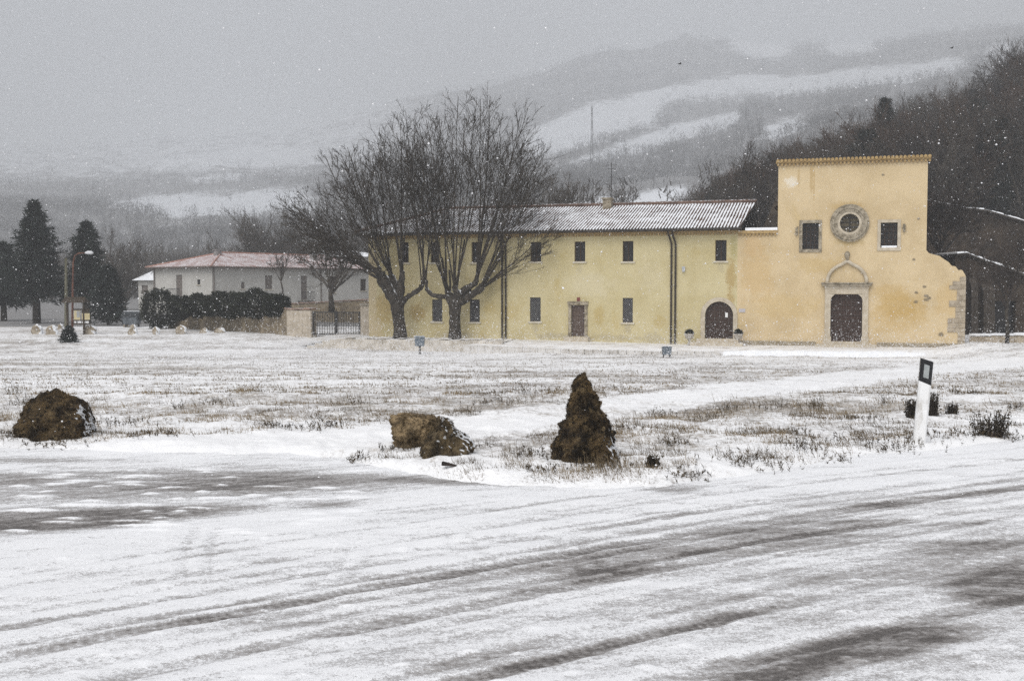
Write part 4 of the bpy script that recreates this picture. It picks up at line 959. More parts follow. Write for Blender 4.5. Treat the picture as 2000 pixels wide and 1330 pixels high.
# ---- the two pollarded planes
def plane_tree(label, base, heads_px, Ytree, trunk_r, Lfun, seed, nshoot):
    rg = random.Random(seed); t = thing('plane_tree', label, 'tree', base); b = Vector(base)
    W = lambda px, py, dy=0.0: P(px, py, Ytree + dy) - b
    tr = MB(); cr = MB()
    top = W(heads_px['fork'][0], heads_px['fork'][1])
    rp = [(-0.7, 1.4), (-0.3, 1.32), (0.0, 1.2), (0.35, 0.95), (0.6, 0.92), (0.85, 1.05), (1.0, 1.25), (1.12, 0.9)]
    tr.tube([Vector((top.x * max(u, 0) + rg.uniform(-.03, .03), rg.uniform(-.03, .03), top.z * u)) for u, _ in rp], [trunk_r * q for _, q in rp], 14)
    heads = []
    for arm in heads_px['arms']:
        dy = arm.get('dy', 0.0); pts = [W(x, y, dy * (i + 1) / len(arm['p'])) for i, (x, y) in enumerate(arm['p'])]
        pts = [top - Vector((0, 0, 0.15))] + pts; rads = arm['r']
        dens_p, dens_r = [], []
        for i in range(len(pts) - 1):
            for k in range(4):
                u = k / 4; q = pts[i].lerp(pts[i + 1], u) + Vector((rg.uniform(-1, 1), rg.uniform(-1, 1), rg.uniform(-1, 1))) * 0.035
                dens_p.append(q); dens_r.append((rads[i] * (1 - u) + rads[i + 1] * u) * rg.uniform(0.9, 1.16))
        dens_p.append(pts[-1]); dens_r.append(rads[-1] * 1.15); dens_p.append(pts[-1] + (pts[-1] - pts[-2]).normalized() * 0.08); dens_r.append(rads[-1] * .7)
        tr.tube(dens_p, dens_r, 9)
        # knobbly pollard heads along the arm
        for q in range(arm.get('k', 3)):
            c = dens_p[-1 - rg.randrange(min(6, len(dens_p)))] + Vector((rg.uniform(-.1, .1), rg.uniform(-.12, .12), rg.uniform(0, .12))); r = rads[-1] * rg.uniform(.7, 1.15)
            tr.lathe([(r * math.sin(a), -r * math.cos(a)) for a in [0.05, .6, 1.1, 1.6, 2.1, 2.6, 3.09]], 8, c)
        for q in range(arm['n']): heads.append((dens_p[-1 - rg.randrange(min(arm.get('span', 5), len(dens_p)))], arm['ang'], (q + rg.random()) / arm['n']))
    tob = tr.build('trunk', m_bark, t, True)
    bm_sub = tob.modifiers.new('sub', 'SUBSURF'); bm_sub.levels = 1; bm_sub.render_levels = 1
    tex = bpy.data.textures.new('bark_lumps', 'CLOUDS'); tex.noise_scale = 0.22
    dm = tob.modifiers.new('lumps', 'DISPLACE'); dm.texture = tex; dm.strength = 0.14; dm.mid_level = 0.5
    def br(p, d, L, r, l, up):
        n = (9, 5, 3, 2)[l]; q = p.copy(); dd = d.normalized(); pts = [q.copy()]; dirs = [dd.copy()]
        for i in range(n):
            dd = (dd + Vector((rg.uniform(-1, 1), rg.uniform(-1, 1), rg.uniform(-1, 1))) * (0.045, 0.08, 0.13, .15)[l] + Vector((0, 0, up))).normalized()
            q = q + dd * (L / n); pts.append(q.copy()); dirs.append(dd.copy())
        cr.tube(pts, [max(r * (1 - 0.85 * (i / n) ** 0.8), (0.015, 0.011, 0.0085, 0.007)[l]) for i in range(n + 1)], (6, 4, 3, 3)[l], False)
        if l == 3: return
        kk = (12, 4, 3)[l]
        for i in range(kk):
            u = 0.22 + 0.76 * (i + rg.random()) / kk if l == 0 else rg.uniform(0.2, 1.0); j = min(int(u * n), n - 1); a = pts[j].lerp(pts[j + 1], u * n - j); dj = dirs[j]
            ax = dj.orthogonal().normalized(); ax = (ax * math.cos(i * 2.4 + rg.random()) + dj.cross(ax) * math.sin(i * 2.4 + rg.random()))
            nd = (dj + ax * (rg.uniform(0.42, 0.85) if l == 0 else rg.uniform(.4, .75))).normalized()
            br(a, nd, (L * (1.08 - u) * rg.uniform(0.35, 0.62) + 0.3) if l == 0 else L * rg.uniform(0.3, 0.52), r * (1 - .6 * u) * 0.5, l + 1, 0.05)
    for p, (a0, a1), fr_ in heads:
        ph = R(a0 + (a1 - a0) * fr_); pitch = rg.gauss(0, 0.40)
        L = Lfun(math.degrees(ph)) * rg.uniform(0.84, .97) * math.cos(pitch) ** .5
        d_end = Vector((math.sin(ph) * math.cos(pitch), math.sin(pitch), math.cos(ph) * math.cos(pitch)))
        bend = rg.uniform(0.0, 0.035)
        d0 = (d_end + Vector((math.sin(ph) * 0.25, 0, -0.12 if abs(ph) > .6 else .15))).normalized()
        br(p, d0, L, rg.uniform(0.04, 0.07), 0, bend)
    cr.build('crown', m_twig, t)
    return t
ty = 61.2
b1 = P(782, 661, ty); b2 = P(888, 664, ty - .6)
plane_tree('left pollarded bare plane tree, thick trunk forking low, in front of the yellow convent', b1,
    {'fork': (776, 592), 'arms': [
        {'p': [(762, 570), (744, 548), (738, 528)], 'r': [.36, .34, .27, .17], 'ang': (-72, -36), 'n': 10, 'span': 6},
        {'p': [(758, 565), (750, 540)], 'r': [.34, .3, .2], 'ang': (-50, -20), 'n': 8, 'dy': -.9},
        {'p': [(770, 560), (764, 538)], 'r': [.34, .3, .18], 'ang': (-34, -2), 'n': 9, 'dy': .6},
        {'p': [(782, 560), (786, 535)], 'r': [.3, .24, .15], 'ang': (-14, 10), 'n': 5, 'dy': -.3},
        {'p': [(797, 580), (812, 570), (824, 562)], 'r': [.24, .16, .14, .13], 'ang': (-6, 10), 'n': 3, 'k': 2, 'span': 2}]},
    ty, 0.36, lambda a: np.interp(a, [-90, -70, -45, -20, 0, 15], [4.0, 5.0, 7.0, 8.3, 8.7, 7.0]), 21, 0)
plane_tree('right pollarded bare plane tree, tallest crown, arms spread wide, in front of the yellow convent', b2,
    {'fork': (888, 590), 'arms': [
        {'p': [(872, 580), (845, 578), (834, 566), (832, 548)], 'r': [.26, .16, .13, .11, .09], 'ang': (-12, 6), 'n': 3, 'k': 1, 'span': 2},
        {'p': [(880, 578), (872, 568)], 'r': [.3, .24, .16], 'ang': (-22, 2), 'n': 8, 'k': 2, 'dy': .5},
        {'p': [(893, 575), (888, 560)], 'r': [.3, .22, .15], 'ang': (-10, 14), 'n': 7, 'k': 2, 'dy': -.4},
        {'p': [(905, 570), (918, 560), (930, 553)], 'r': [.28, .22, .18, .15], 'ang': (2, 26), 'n': 8, 'k': 3, 'span': 4},
        {'p': [(912, 582), (928, 572), (942, 562)], 'r': [.28, .22, .2, .17], 'ang': (16, 50), 'n': 11, 'k': 3, 'span': 6, 'dy': -.3}]},
    ty - .6, 0.33, lambda a: np.interp(a, [-30, -10, 5, 20, 40, 65], [8.2, 10.4, 11.3, 9.9, 6.4, 3.6]), 55, 0)

# ---- other bare trees near the houses
def place_bare(px, base_py, top_py, Y, seed, r0, spread, label, name='bare_tree', z=None, **kw):
    b = P(px, base_py, Y); H = P(px, top_py, Y).z - b.z
    return make_bare(name, label, 'tree', b, seed, H, r0, spread, **kw)
place_bare(968, 672, 462, 53.5, 1, 0.05, 0.01, 'x') if False else None
make_bare('young_tree', 'slender young bare tree at the right edge in front of the dark barn', 'tree', P(1967, 674, 52.8), 4, P(1967, 466, 52.8).z - P(1967, 674, 52.8).z, 0.09, 0.75, fork=0.45, nmain=8, lv=2, mt=m_bark, mc=m_wood_twig)
make_bare('young_tree', 'thin bare sapling before the white house, left of the balcony door', 'tree', P(551, 600, 98), 5, P(551, 498, 98).z - P(551, 600, 98).z, 0.09, 0.55, fork=0.5, nmain=6, lv=2, mt=m_grey_twig, mc=m_grey_twig)
make_bare('garden_tree', 'forked bare tree behind the iron gate before the white house', 'tree', P(648, 601, 86), 6, P(648, 478, 86).z - P(648, 601, 86).z, 0.22, 0.8, fork=0.25, nmain=7, lv=3, mt=m_bark, mc=m_grey_twig, dens=0.8)
make_bare('round_tree', 'round dense crowned bare tree rising behind the red roof', 'tree', P(528, 600, 140), 8, P(528, 434, 140).z - P(528, 600, 140).z, 0.3, 1.2, fork=0.22, nmain=26, lv=3, mc=m_grey_twig)
make_bare('round_tree', 'bare spreading tree behind the convent roof beside the plane crown', 'tree', P(1062, 500, 92), 9, P(1062, 343, 92).z - P(1062, 500, 92).z, 0.2, 1.15, fork=0.3, nmain=10, lv=3, mt=m_grey_twig, mc=m_grey_twig, dens=.8)
make_bare('round_tree', 'smaller bare tree behind the convent roof, left of the chimney', 'tree', P(1118, 500, 95), 10, P(1118, 352, 95).z - P(1118, 500, 95).z, 0.15, 1.1, fork=0.4, nmain=8, lv=3, mt=m_grey_twig, mc=m_grey_twig, dens=.8)
make_bare('round_tree', 'small thin bare tree behind the roof just right of the aerial', 'tree', P(1210, 480, 100), 12, P(1210, 368, 100).z - P(1210, 480, 100).z, 0.1, 0.9, fork=0.45, nmain=8, lv=2, mc=m_grey_twig)
make_bare('tall_tree', 'misty bare tree standing between the conifers and the white outbuilding', 'tree', P(247, 632, 125), 13, P(247, 482, 125).z - P(247, 632, 125).z, 0.2, 0.8, fork=0.3, nmain=12, lv=3, mc=m_grey_twig)

# ---- conifers
def leaf_tris(C_, D_, ln, wd, rg_):
    """many small leaf/needle triangles: C_ base points, D_ directions"""
    n = len(C_); D_ = D_ / np.maximum(np.linalg.norm(D_, axis=1, keepdims=True), 1e-6)
    rv = rg_.normal(size=(n, 3)); S = np.cross(D_, rv); S /= np.maximum(np.linalg.norm(S, axis=1, keepdims=True), 1e-6)
    V = np.stack([C_ - S * wd[:, None] * .5, C_ + S * wd[:, None] * .5, C_ + D_ * ln[:, None]], 1).reshape(-1, 3)
    return V, np.arange(n * 3).reshape(-1, 3)
def conifer(name, label, base, H, R0, seed, trunk_r=0.28, skirt=0.12, n_br=170, power=0.8, mat=None, group=None, ragged=0.35, leaf=1.0):
    rg_ = np.random.default_rng(seed); t = thing(name, label, 'tree', base, 0, group)
    f = MB(); f.tube([(0, 0, -0.3), (0, 0, H * .4), (0, 0, H * .97)], [trunk_r, trunk_r * .7, 0.03], 8); f.build('trunk', m_bark, t, True)
    Cs, Ds, Ls, Ws = [], [], [], []
    for i in range(n_br):
        u = skirt + (1 - skirt) * ((i + rg_.random()) / n_br) ** 0.9
        prof = min(1.0, ((1 - u) / (1 - skirt)) ** power * 1.05 + 0.03) * (0.75 + 0.25 * min(1, (u - skirt) / 0.1 + .5))
        L = R0 * prof * rg_.uniform(1 - ragged, 1.12); az = i * 2.399 + rg_.uniform(-.5, .5)
        d = np.array([math.cos(az), math.sin(az), 0.0]); m = int(26 + 60 * L / R0)
        s_ = rg_.random(m) ** 0.75
        curve = -0.30 * s_ ** 1.2 * L + 0.28 * L * s_ ** 3 + 0.06 * H * prof
        c = d[None] * (s_ * L)[:, None]; c[:, 2] = H * u * .97 + curve
        c += rg_.normal(size=(m, 3)) * np.array([.16, .16, .10]) * (0.35 + L / R0) * leaf
        dd = d[None] * rg_.uniform(.3, 1.2, (m, 1)) + rg_.normal(size=(m, 3)) * .45; dd[:, 2] -= rg_.uniform(-.25, .5, m)
        Cs.append(c); Ds.append(dd); Ls.append(rg_.uniform(.22, .55, m) * leaf); Ws.append(rg_.uniform(.06, .15, m) * leaf)
    V, Fc = leaf_tris(np.concatenate(Cs), np.concatenate(Ds), np.concatenate(Ls), np.concatenate(Ws), rg_)
    np_mesh('crown', V, Fc, mat or m_conifer, t); return t
def con_px(px, base_py, top_py, halfw, Y, seed, label, **kw):
    b = P(px, base_py, Y); H = P(px, top_py, Y).z - b.z
    return conifer(kw.pop('name', 'conifer'), label, b, H, halfw * px_scale(Y), seed, **kw)
con_px(72, 634, 386, 74, 88, 1, 'tallest dark conifer at the left, broad pointed crown', n_br=230, skirt=0.16, trunk_r=.36, power=.8, ragged=.62)
con_px(172, 634, 428, 62, 88, 2, 'second dark conifer, ragged crown, behind the street lamp', n_br=180, skirt=0.2, trunk_r=.28, power=.74, ragged=.68)
con_px(8, 634, 470, 52, 94, 3, 'dark conifer cut off by the left picture edge', n_br=180, skirt=0.2, trunk_r=.3, power=.6)
con_px(212, 632, 520, 28, 84, 4, 'low dense conifer bush at the right foot of the second conifer', n_br=120, skirt=0.03, trunk_r=.15, power=.45)
con_px(135, 669, 636, 16.5, 63, 5, 'small clipped evergreen bush in front of the wooden notice board', name='evergreen_bush', n_br=110, skirt=0.03, trunk_r=.03, power=.55, ragged=.15, leaf=.28)

# ---- bushes over the garden wall
def bush(name, label, c, rx_, ry_, rz_, seed, n, mat, leaf=(.10, .22), group=None, flat=0.35):
    rg_ = np.random.default_rng(seed); t = thing(name, label, 'bush', (c[0], c[1], c[2] - rz_), 0, group)
    f = MB(); r = random.Random(seed)
    for i in range(5): a = r.uniform(0, 6.28); f.tube([(0, 0, -0.1), (math.cos(a) * rx_ * .3, math.sin(a) * ry_ * .3, rz_ * .6), (math.cos(a) * rx_ * .6, math.sin(a) * ry_ * .6, rz_ * 1.3)], [.05, .035, .015], 5)
    f.build('stem', m_wood_twig, t)
    d = rg_.normal(size=(n, 3)); d /= np.linalg.norm(d, axis=1, keepdims=True); rad = rg_.uniform(.55, 1.0, n) ** .5
    lump = 1 + .16 * np.sin(d[:, 0] * 7 + seed) * np.sin(d[:, 2] * 6 + 2 * seed) + .1 * np.sin(d[:, 1] * 11 + d[:, 0] * 5)
    c_ = d * (rad * lump)[:, None] * np.array([rx_, ry_, rz_]); c_[:, 2] += rz_
    dd = d + rg_.normal(size=(n, 3)) * .7
    V, Fc = leaf_tris(c_, dd, rg_.uniform(*leaf, n), rg_.uniform(leaf[0] * .7, leaf[1] * .7, n), rg_)
    np_mesh('foliage', V, Fc, mat, t); return t
for i, (px, py, rx_, ry2, Y, lb) in enumerate([
        (312, 603, 36, 38, 76, 'large dark round bush at the left end of the garden wall'), (352, 602, 22, 22, 74, 'smaller dark bush squeezed between the large left bush and the hedge'),
        (390, 597, 38, 21, 72.5, 'dark evergreen bush hanging over the middle of the mossy wall'), (440, 595, 48, 24, 71, 'wide dark evergreen bush over the mossy wall, snow dusted top'),
        (497, 593, 46, 26, 69.5, 'tallest dark evergreen bush on the right part of the mossy wall'), (540, 597, 26, 21, 68.5, 'dark evergreen bush at the right end of the mossy wall')]):
    k = px_scale(Y); c = P(px, py, Y - 0.2); bush('evergreen_bush', lb, c, rx_ * k, max(0.9, rx_ * k * .55), ry2 * k, 60 + i, 5200, m_ivy, (.09, .2))

# ---- wood on the right slope: individual trees
protos = []
LBL_W = 'dark bare tree in the dense wood on the slope behind the church'
for i in range(5):
    t = make_bare('wood_tree', LBL_W, 'tree', (0, 0, 0), 100 + i, (10, 12, 9, 11, 8)[i], .2, (.7, .8, 1.0, .75, 1.1)[i], 'wood on the slope behind the church', mt=m_wood_twig, mc=(m_wood_twig, m_grey_twig, m_wood_twig, m_brown_twig, m_grey_twig)[i], nmain=11, fork=.26, lv=3, dens=1.0)
    protos.append(t)
LBL_E = 'dark evergreen tree among the bare trees on the slope behind the church'
ever = []
for i in range(2):
    ever.append(conifer('wood_evergreen', LBL_E, (0, 0, 0), (9, 11)[i], (2.6, 2.2)[i], 200 + i, n_br=110, skirt=.1, power=(.5, .4)[i], group='evergreens of the slope wood', mat=leaf_mat('dark_needles', (.007, .009, .007), (.018, .022, .016), 1)))
def slope_top(px): return np.interp(px, [1290, 1330, 1420, 1480, 1560, 1640, 1700, 1760, 1830, 1900, 1950, 2000, 2100], [420, 392, 338, 300, 285, 270, 232, 222, 190, 158, 128, 84, 40])
rw_ = random.Random(5); used = set()
wood_pts = []
for i in range(130):
    px = 1325 + 760 * ((i * 0.618034) % 1.0); Y = rw_.uniform(92, 178) if px > 1480 else rw_.uniform(105, 150)
    wood_pts.append((px, Y))
wood_pts.sort(key=lambda q: q[1])
cnt = 0
for px, Y in wood_pts:
    x = (px - CX) / F_PX * Y; z = float(gz(x, Y)); py = float(rowpx(z, Y)); top = float(slope_top(px))
    H = (py - top) * px_scale(Y) * rw_.uniform(.72, 1.0)
    if H < 3.2: continue
    if in_poly(np.array([px]), np.array([py]), FIELDS[10])[0] and rw_.random() < .8: continue
    H = min(H, rw_.uniform(9, 14))
    evg = rw_.random() < (.08 if px < 1800 else .3)
    src = rw_.choice(ever if evg else protos)
    bh = {protos[0]: 10, protos[1]: 12, protos[2]: 9, protos[3]: 11, protos[4]: 8, ever[0]: 9, ever[1]: 11}[src]
    if src not in used: used.add(src); src.location = (x, Y, z - .2); src.rotation_euler = (0, 0, rw_.uniform(0, 6.28)); src.scale = (H / bh,) * 3
    else: dup(src, (x, Y, z - .2), rw_.uniform(0, 6.28), (H / bh * rw_.uniform(.9, 1.25), H / bh * rw_.uniform(.9, 1.25), H / bh))
    cnt += 1
con_px(1727, 330, 190, 17, 128, 41, 'narrow dark cypress standing out above the wood, left of the church gable edge', name='cypress', n_br=120, skirt=.02, power=.32, ragged=.2)
make_bare('wood_tree', 'small dark bare tree growing behind the broken church wall', 'tree', P(1838, 520, 63), 301, P(1838, 385, 63).z - P(1838, 520, 63).z + .2, .12, 1.0, None, mt=m_wood_twig, mc=m_wood_twig, nmain=12, fork=.2, lv=3)

# ---- undergrowth of the wood and the far woods: one mass each
def twig_mass(name, pts, hts, per, mat, wid, rg_, spread=.35):
    n = len(pts); N = n * per
    base = np.repeat(pts, per, 0); h = np.repeat(hts, per)
    u = rg_.random(N) ** .8
    cw = .19 * np.sin(np.clip(u, .08, 1) * 2.6) * h
    c = base + np.stack([rg_.normal(size=N) * cw, rg_.normal(size=N) * cw, u * h * .8], -1)
    az = rg_.random(N) * 6.283; inc = rg_.uniform(.15, 1.0, N)
    d = np.stack([np.cos(az) * np.sin(inc), np.sin(az) * np.sin(inc), np.cos(inc)], -1)
    ln = h * rg_.uniform(.18, spread, N) * (1.2 - .5 * u)
    V, Fc = leaf_tris(c, d, ln, np.full(N, 1.0) * wid * rg_.uniform(.5, 1.3, N), rg_)
    # stems
    S = np.stack([pts + [-.12, 0, -.4], pts + [.12, 0, -.4], pts + np.stack([np.zeros(n), np.zeros(n), hts * .85], -1)], 1).reshape(-1, 3)
    Fs = np.arange(n * 3).reshape(-1, 3) + len(V)
    return kind(np_mesh(name, np.concatenate([V, S]), np.concatenate([Fc, Fs]), mat), 'stuff')
rgn = np.random.default_rng(11)
ppx = rgn.uniform(1300, 2150, 1000); pY = rgn.uniform(84, 190, 1000); pX = (ppx - CX) / F_PX * pY; pz = gz(pX, pY); ppy = rowpx(pz, pY)
ok = ~in_poly(ppx, ppy, FIELDS[10]) & (ppy - 40 > slope_top(ppx)) & ~((ppx < 1350) & (ppy < 400))
twig_mass('undergrowth', np.stack([pX, pY, pz], -1)[ok], rgn.uniform(1.0, 3.2, ok.sum()), 34, m_wood_twig, .10, rgn, .5)
n0 = 46000
ppx = rgn.uniform(-250, 2250, n0); pY = 185 + 2380 * rgn.random(n0) ** 1.0; pX = (ppx - CX) / F_PX * pY; pz = hill_z(pX, pY)
den = fbm(pX / 70, pY / 70, 61, 4); fld = open_field(pX, pY, pz)
keep = (rgn.random(n0) < np.where(fld, .012, np.clip((den - .33) * 5, .12, .95)) * (1 - .95 * sm(980, 750, ppx) * sm(800, 1700, pY)) * np.where((pY < 470) & (ppx > 950) & (ppx < 1470), .03, 1.0))  # far left trees thinned too, so the ridge dissolves as if hazed
pts = np.stack([pX, pY, pz], -1)[keep]
twig_mass('distant_wood', pts, rgn.uniform(6, 12, len(pts)) * (.8 + .6 * sm(200, 1300, pts[:, 1])), 26, M('far_twigs', (.045, .04, .038), (.08, .072, .065), .05, .95), .32, rgn, .36)
# poplars fading in the left mist
for i, (px, bp, tp, Y) in enumerate([(330, 440, 352, 215), (275, 470, 380, 200)]): pass
nl = 900
ppx = rgn.uniform(-150, 720, nl); pY = rgn.uniform(200, 380, nl); pX = (ppx - CX) / F_PX * pY; pz = gz(pX, pY)
twig_mass('hedgerow_wood', np.stack([pX, pY, pz], -1), rgn.uniform(6, 12, nl), 30, m_grey_twig, .22, rgn, .45)

# ------------------------------------------------------------------ FOREGROUND ROCKS
def tufa(name, kx):
    m_rock = NT(name); v_ = m_rock.coord('Object')
    c_ = m_rock.mix(m_rock.step(m_rock.noise(v_, 5, 6, .7), .38, .62), (.016, .011, .006), (.10, .068, .034))
    c_ = m_rock.mix(m_rock.step(m_rock.noise(v_, 26, 4, .7), .50, .62), c_, (.008, .006, .004))
    c_ = m_rock.mix(m_rock.math('MULTIPLY', m_rock.step(m_rock.noise(v_, 14, 4, .6), .58, .68), .7), c_, (.22, .165, .09))
    sx_ = m_rock.n('ShaderNodeSeparateXYZ'); m_rock.l(v_, sx_.inputs[0])
    sn_ = m_rock.math('ADD', m_rock.math('MULTIPLY', m_rock.dotn((.93, .1, .34)), .4), m_rock.math('ADD', m_rock.math('MULTIPLY', sx_.outputs[0], kx), m_rock.math('MULTIPLY', m_rock.math('SUBTRACT', m_rock.noise(v_, 5, 4, .6), .5), .9)))
    c_ = m_rock.mix(m_rock.step(sn_, .54, .62), c_, SNOW)
    m_rock.bump(m_rock.noise(v_, 22, 8, .75), 1.0, .05)
    return m_rock.out(c_, .95)
m_rock = tufa('tufa_rock', 1.30); m_rock_b = tufa('tufa_boulder', .52)
m_rock2 = M('pale_tufa', (.05, .034, .017), (.32, .235, .135), 7, .95, 1.0, 24, snow=.98, sdir=(.5, .1, .85), bdist=.05)
m_moss = M('dry_moss', (.010, .007, .004), (.19, .13, .06), 5, .95, lo=.4, hi=.68)
def rock(name, label, base, prof, depth, mat, seed, sub=90, amp=.05, lean=None, group=None, parent=None, shag=0):
    """prof: rings (height, x-left, x-right) in metres above the base point"""
    nr, na = sub, sub * 2; hs_ = [p[0] for p in prof]; V = []
    for i in range(nr):
        u = i / (nr - 1); h = hs_[0] + (hs_[-1] - hs_[0]) * u
        xl = np.interp(h, hs_, [p[1] for p in prof]); xr = np.interp(h, hs_, [p[2] for p in prof])
        cx, hw = (xl + xr) / 2, (xr - xl) / 2
        hw *= max(0.02, math.sin(min(1, (1 - u) * 9 + 0.02) * math.pi / 2))
        for k in range(na):
            a = 2 * math.pi * k / na; ca, sa = math.cos(a), math.sin(a)
            sq = (abs(ca) ** 2.6 + abs(sa) ** 2.6) ** (-1 / 2.6)
            V.append(Vector((cx + hw * ca * sq, depth * (hw / max(1e-3, max(p[2] - p[1] for p in prof) / 2)) * sa * sq, h)))
    out = []
    for q in V:
        o = Vector((seed * 3.1, seed * 1.7, seed * 5.3)); d = 0
        d += amp * 1.6 * mnoise.noise(q * 2.6 + o) + amp * 1.3 * mnoise.noise(q * 6 + o) + amp * .8 * abs(mnoise.noise(q * 13 + o)) + amp * .55 * mnoise.noise(q * 27 + o)
        cell = mnoise.voronoi(q * 9 + o)[0][0]; d -= amp * .9 * max(0, .35 - cell)
        c = Vector((0, 0, q.z * .8)); nrm = (q - c).normalized()
        out.append(q + nrm * d)
    Fs = [(i * na + k, i * na + (k + 1) % na, (i + 1) * na + (k + 1) % na, (i + 1) * na + k) for i in range(nr - 1) for k in range(na)]
    Fs.append(tuple((nr - 1) * na + k for k in range(na)))
    me = bpy.data.meshes.new(name); me.from_pydata([tuple(q) for q in out], [], Fs); me.update()
    o = link(name, me, mat, parent, True); o.location = base; tag(o, label, 'rock', group)
    if shag:
        rg_ = np.random.default_rng(seed); co = np.array([tuple(q) for q in out]); nv = len(co); idx = rg_.integers(0, nv - na * 2, shag)
        keep_ = (co[idx, 0] < .55 * co[:, 0].max()) | (rg_.random(shag) < .15); idx = idx[keep_]; n_ = len(idx)
        d_ = co[idx] - np.array([co[:, 0].mean(), 0, 0]); d_[:, 2] = 0; d_ /= np.maximum(np.linalg.norm(d_, axis=1, keepdims=True), .01); d_ += rg_.normal(size=(n_, 3)) * .7; d_[:, 2] -= .5
        V_, F_ = leaf_tris(co[idx] - d_ * .008, d_, rg_.uniform(.015, .045, n_), rg_.uniform(.005, .014, n_), rg_)
        np_mesh('dry_moss', V_, F_, m_moss, o)
    return o
def prof_px(base, rows_):
    Y = base.y; k = px_scale(Y); bx = px_of(base.x, base.y); bp = float(rowpx(base.z, Y))
    return [((bp - py) * k, (x0 - bx) * k, (x1 - bx) * k) for py, x0, x1 in rows_]
bA = GP(1147, 893); rock('standing_rock', 'tall pointed dark brown rock standing upright by the roadside', bA, prof_px(bA, [(912, 1084, 1210), (893, 1088, 1206), (870, 1096, 1203), (845, 1102, 1197), (820, 1109, 1187), (790, 1116, 1175), (765, 1122, 1165), (748, 1126, 1158), (738, 1128, 1155), (733, 1129, 1153)]), .30, m_rock, 1, 130, .055, shag=9000)
bB = GP(110, 853); rock('boulder', 'big rounded dark brown boulder beside the road at the left', bB, prof_px(bB, [(866, 34, 184), (850, 36, 182), (830, 37, 180), (810, 44, 174), (790, 60, 160), (776, 76, 142), (767, 88, 128), (764, 92, 122)]), .38, m_rock_b, 2, 90, .045, shag=6000)
bC = GP(820, 868); rock('boulder', 'pale tan pitted boulder tilted left, between road and standing rock', bC, prof_px(bC, [(880, 782, 850), (866, 776, 864), (845, 770, 868), (825, 767, 862), (812, 772, 846), (804, 780, 818)]), .26, m_rock2, 3, 90, .06, shag=1800)
bD = GP(866, 886); rock('boulder', 'low dark boulder with snow caps leaning against the pale tan boulder', bD, prof_px(bD, [(890, 824, 914), (876, 826, 912), (858, 836, 906), (842, 846, 892), (826, 852, 876), (820, 856, 868)]), .22, M('snowy_tufa', (.025, .019, .012), (.14, .105, .06), 8, .95, 1.0, 24, snow=.78, sdir=(.6, -.1, .8), bdist=.05), 4, 70, .05, shag=2500)
# boundary stones far left
m_bstone = M('pale_boundary_stone', (.22, .18, .13), (.40, .35, .28), 2, .95, .7, 8, snow=.5, sdir=(.75, -.05, .55))
for i, (px, by, ty_, hw, lb) in enumerate([(74, 652, 633, 10, 'snow capped pale stone at the far left below the tallest conifer'), (102, 653, 634, 10, 'tan boundary stone just left of the notice board'), (177, 652, 634, 10, 'pale boundary stone just right of the notice board posts'), (118, 644, 634, 5, 'small pale stone half hidden behind the tan stone left of the notice board'),
        (260, 653, 634, 9, 'boundary stone below the grey waste container'), (305, 653, 640, 7, 'small boundary stone under the large left bush'), (354, 652, 635, 10, 'snow covered boundary stone in front of the mossy wall'), (400, 650, 640, 9, 'flat low boundary stone before the mossy wall, middle one'), (430, 650, 640, 10, 'flat tan boundary stone nearest the pale gate wall'), (250, 638, 629, 7, 'small snowy heap stone left of the grey waste container foot')]):
    b = GP(px, by); k = px_scale(b.y); h = (by - ty_) * k; w_ = hw * k; r1 = random.Random(i)
    rock('boundary_stone', lb, b, [(-.2, -w_ * 1.1, w_ * 1.1), (h * .3, -w_, w_), (h * .65, -w_ * r1.uniform(.7, .95), w_ * r1.uniform(.6, .9)), (h, -w_ * .4, w_ * .35)], w_ * .8, m_bstone, 20 + i, 26, .05, group='boundary stones along the lane')

# ------------------------------------------------------------------ DELINEATOR POST
bp_ = GP(1795, 864); dp = thing('roadside_post', 'white roadside marker post with slanted black top and grey reflector', 'post', bp_, R(-14))
k = px_scale(bp_.y)
lean_ = 12 / 165
hw = 11.5 * k; H_ = 166 * k; dd_ = .05
def slab(z0l, z0r, z1l, z1r, y0, y1, grow=0.0):
    f = MB(); sh = lambda z: z * lean_
    xs = (-hw - grow, hw + grow); n = 8; A = []
    low = (z0l, z0r); hi = (z1l, z1r); ring_lo, ring_hi = [], []
    cr = .018
    prof_ = [(xs[0], y1), (xs[0], y0 + cr), (xs[0] + cr, y0), (xs[1] - cr, y0), (xs[1], y0 + cr), (xs[1], y1)]
    for x, y in prof_:
        u = (x - xs[0]) / (xs[1] - xs[0])
        zl = low[0] + (low[1] - low[0]) * u; zh = hi[0] + (hi[1] - hi[0]) * u
        ring_lo.append((x + sh(zl), y, zl)); ring_hi.append((x + sh(zh), y, zh))
    m = len(prof_); f.add(ring_lo + ring_hi, [(i, (i + 1) % m, m + (i + 1) % m, m + i) for i in range(m)] + [tuple(range(m))[::-1], tuple(range(m, 2 * m))])
    return f
zb0, zb1 = H_ * .735, H_ * .70
slab(-.25, -.25, zb0, zb1 - .02, -dd_, dd_).build('post_body', M('white_plastic', (.50, .48, .45), (.76, .76, .76), 9, .5, lo=.28, hi=.5, stretch=(1, 1, .35), snow=1.05, sdir=(.8, -.5, .2)), dp)
slab(zb0 + .001, zb1 - .019, H_ * 1.0, H_ * .955, -dd_, dd_, .0008).build('black_band', M('black_plastic', (.012, .012, .014), (.02, .02, .022), 4, .35), dp)
f = MB(); z0, z1 = H_ * .765, H_ * .925; xx = .028
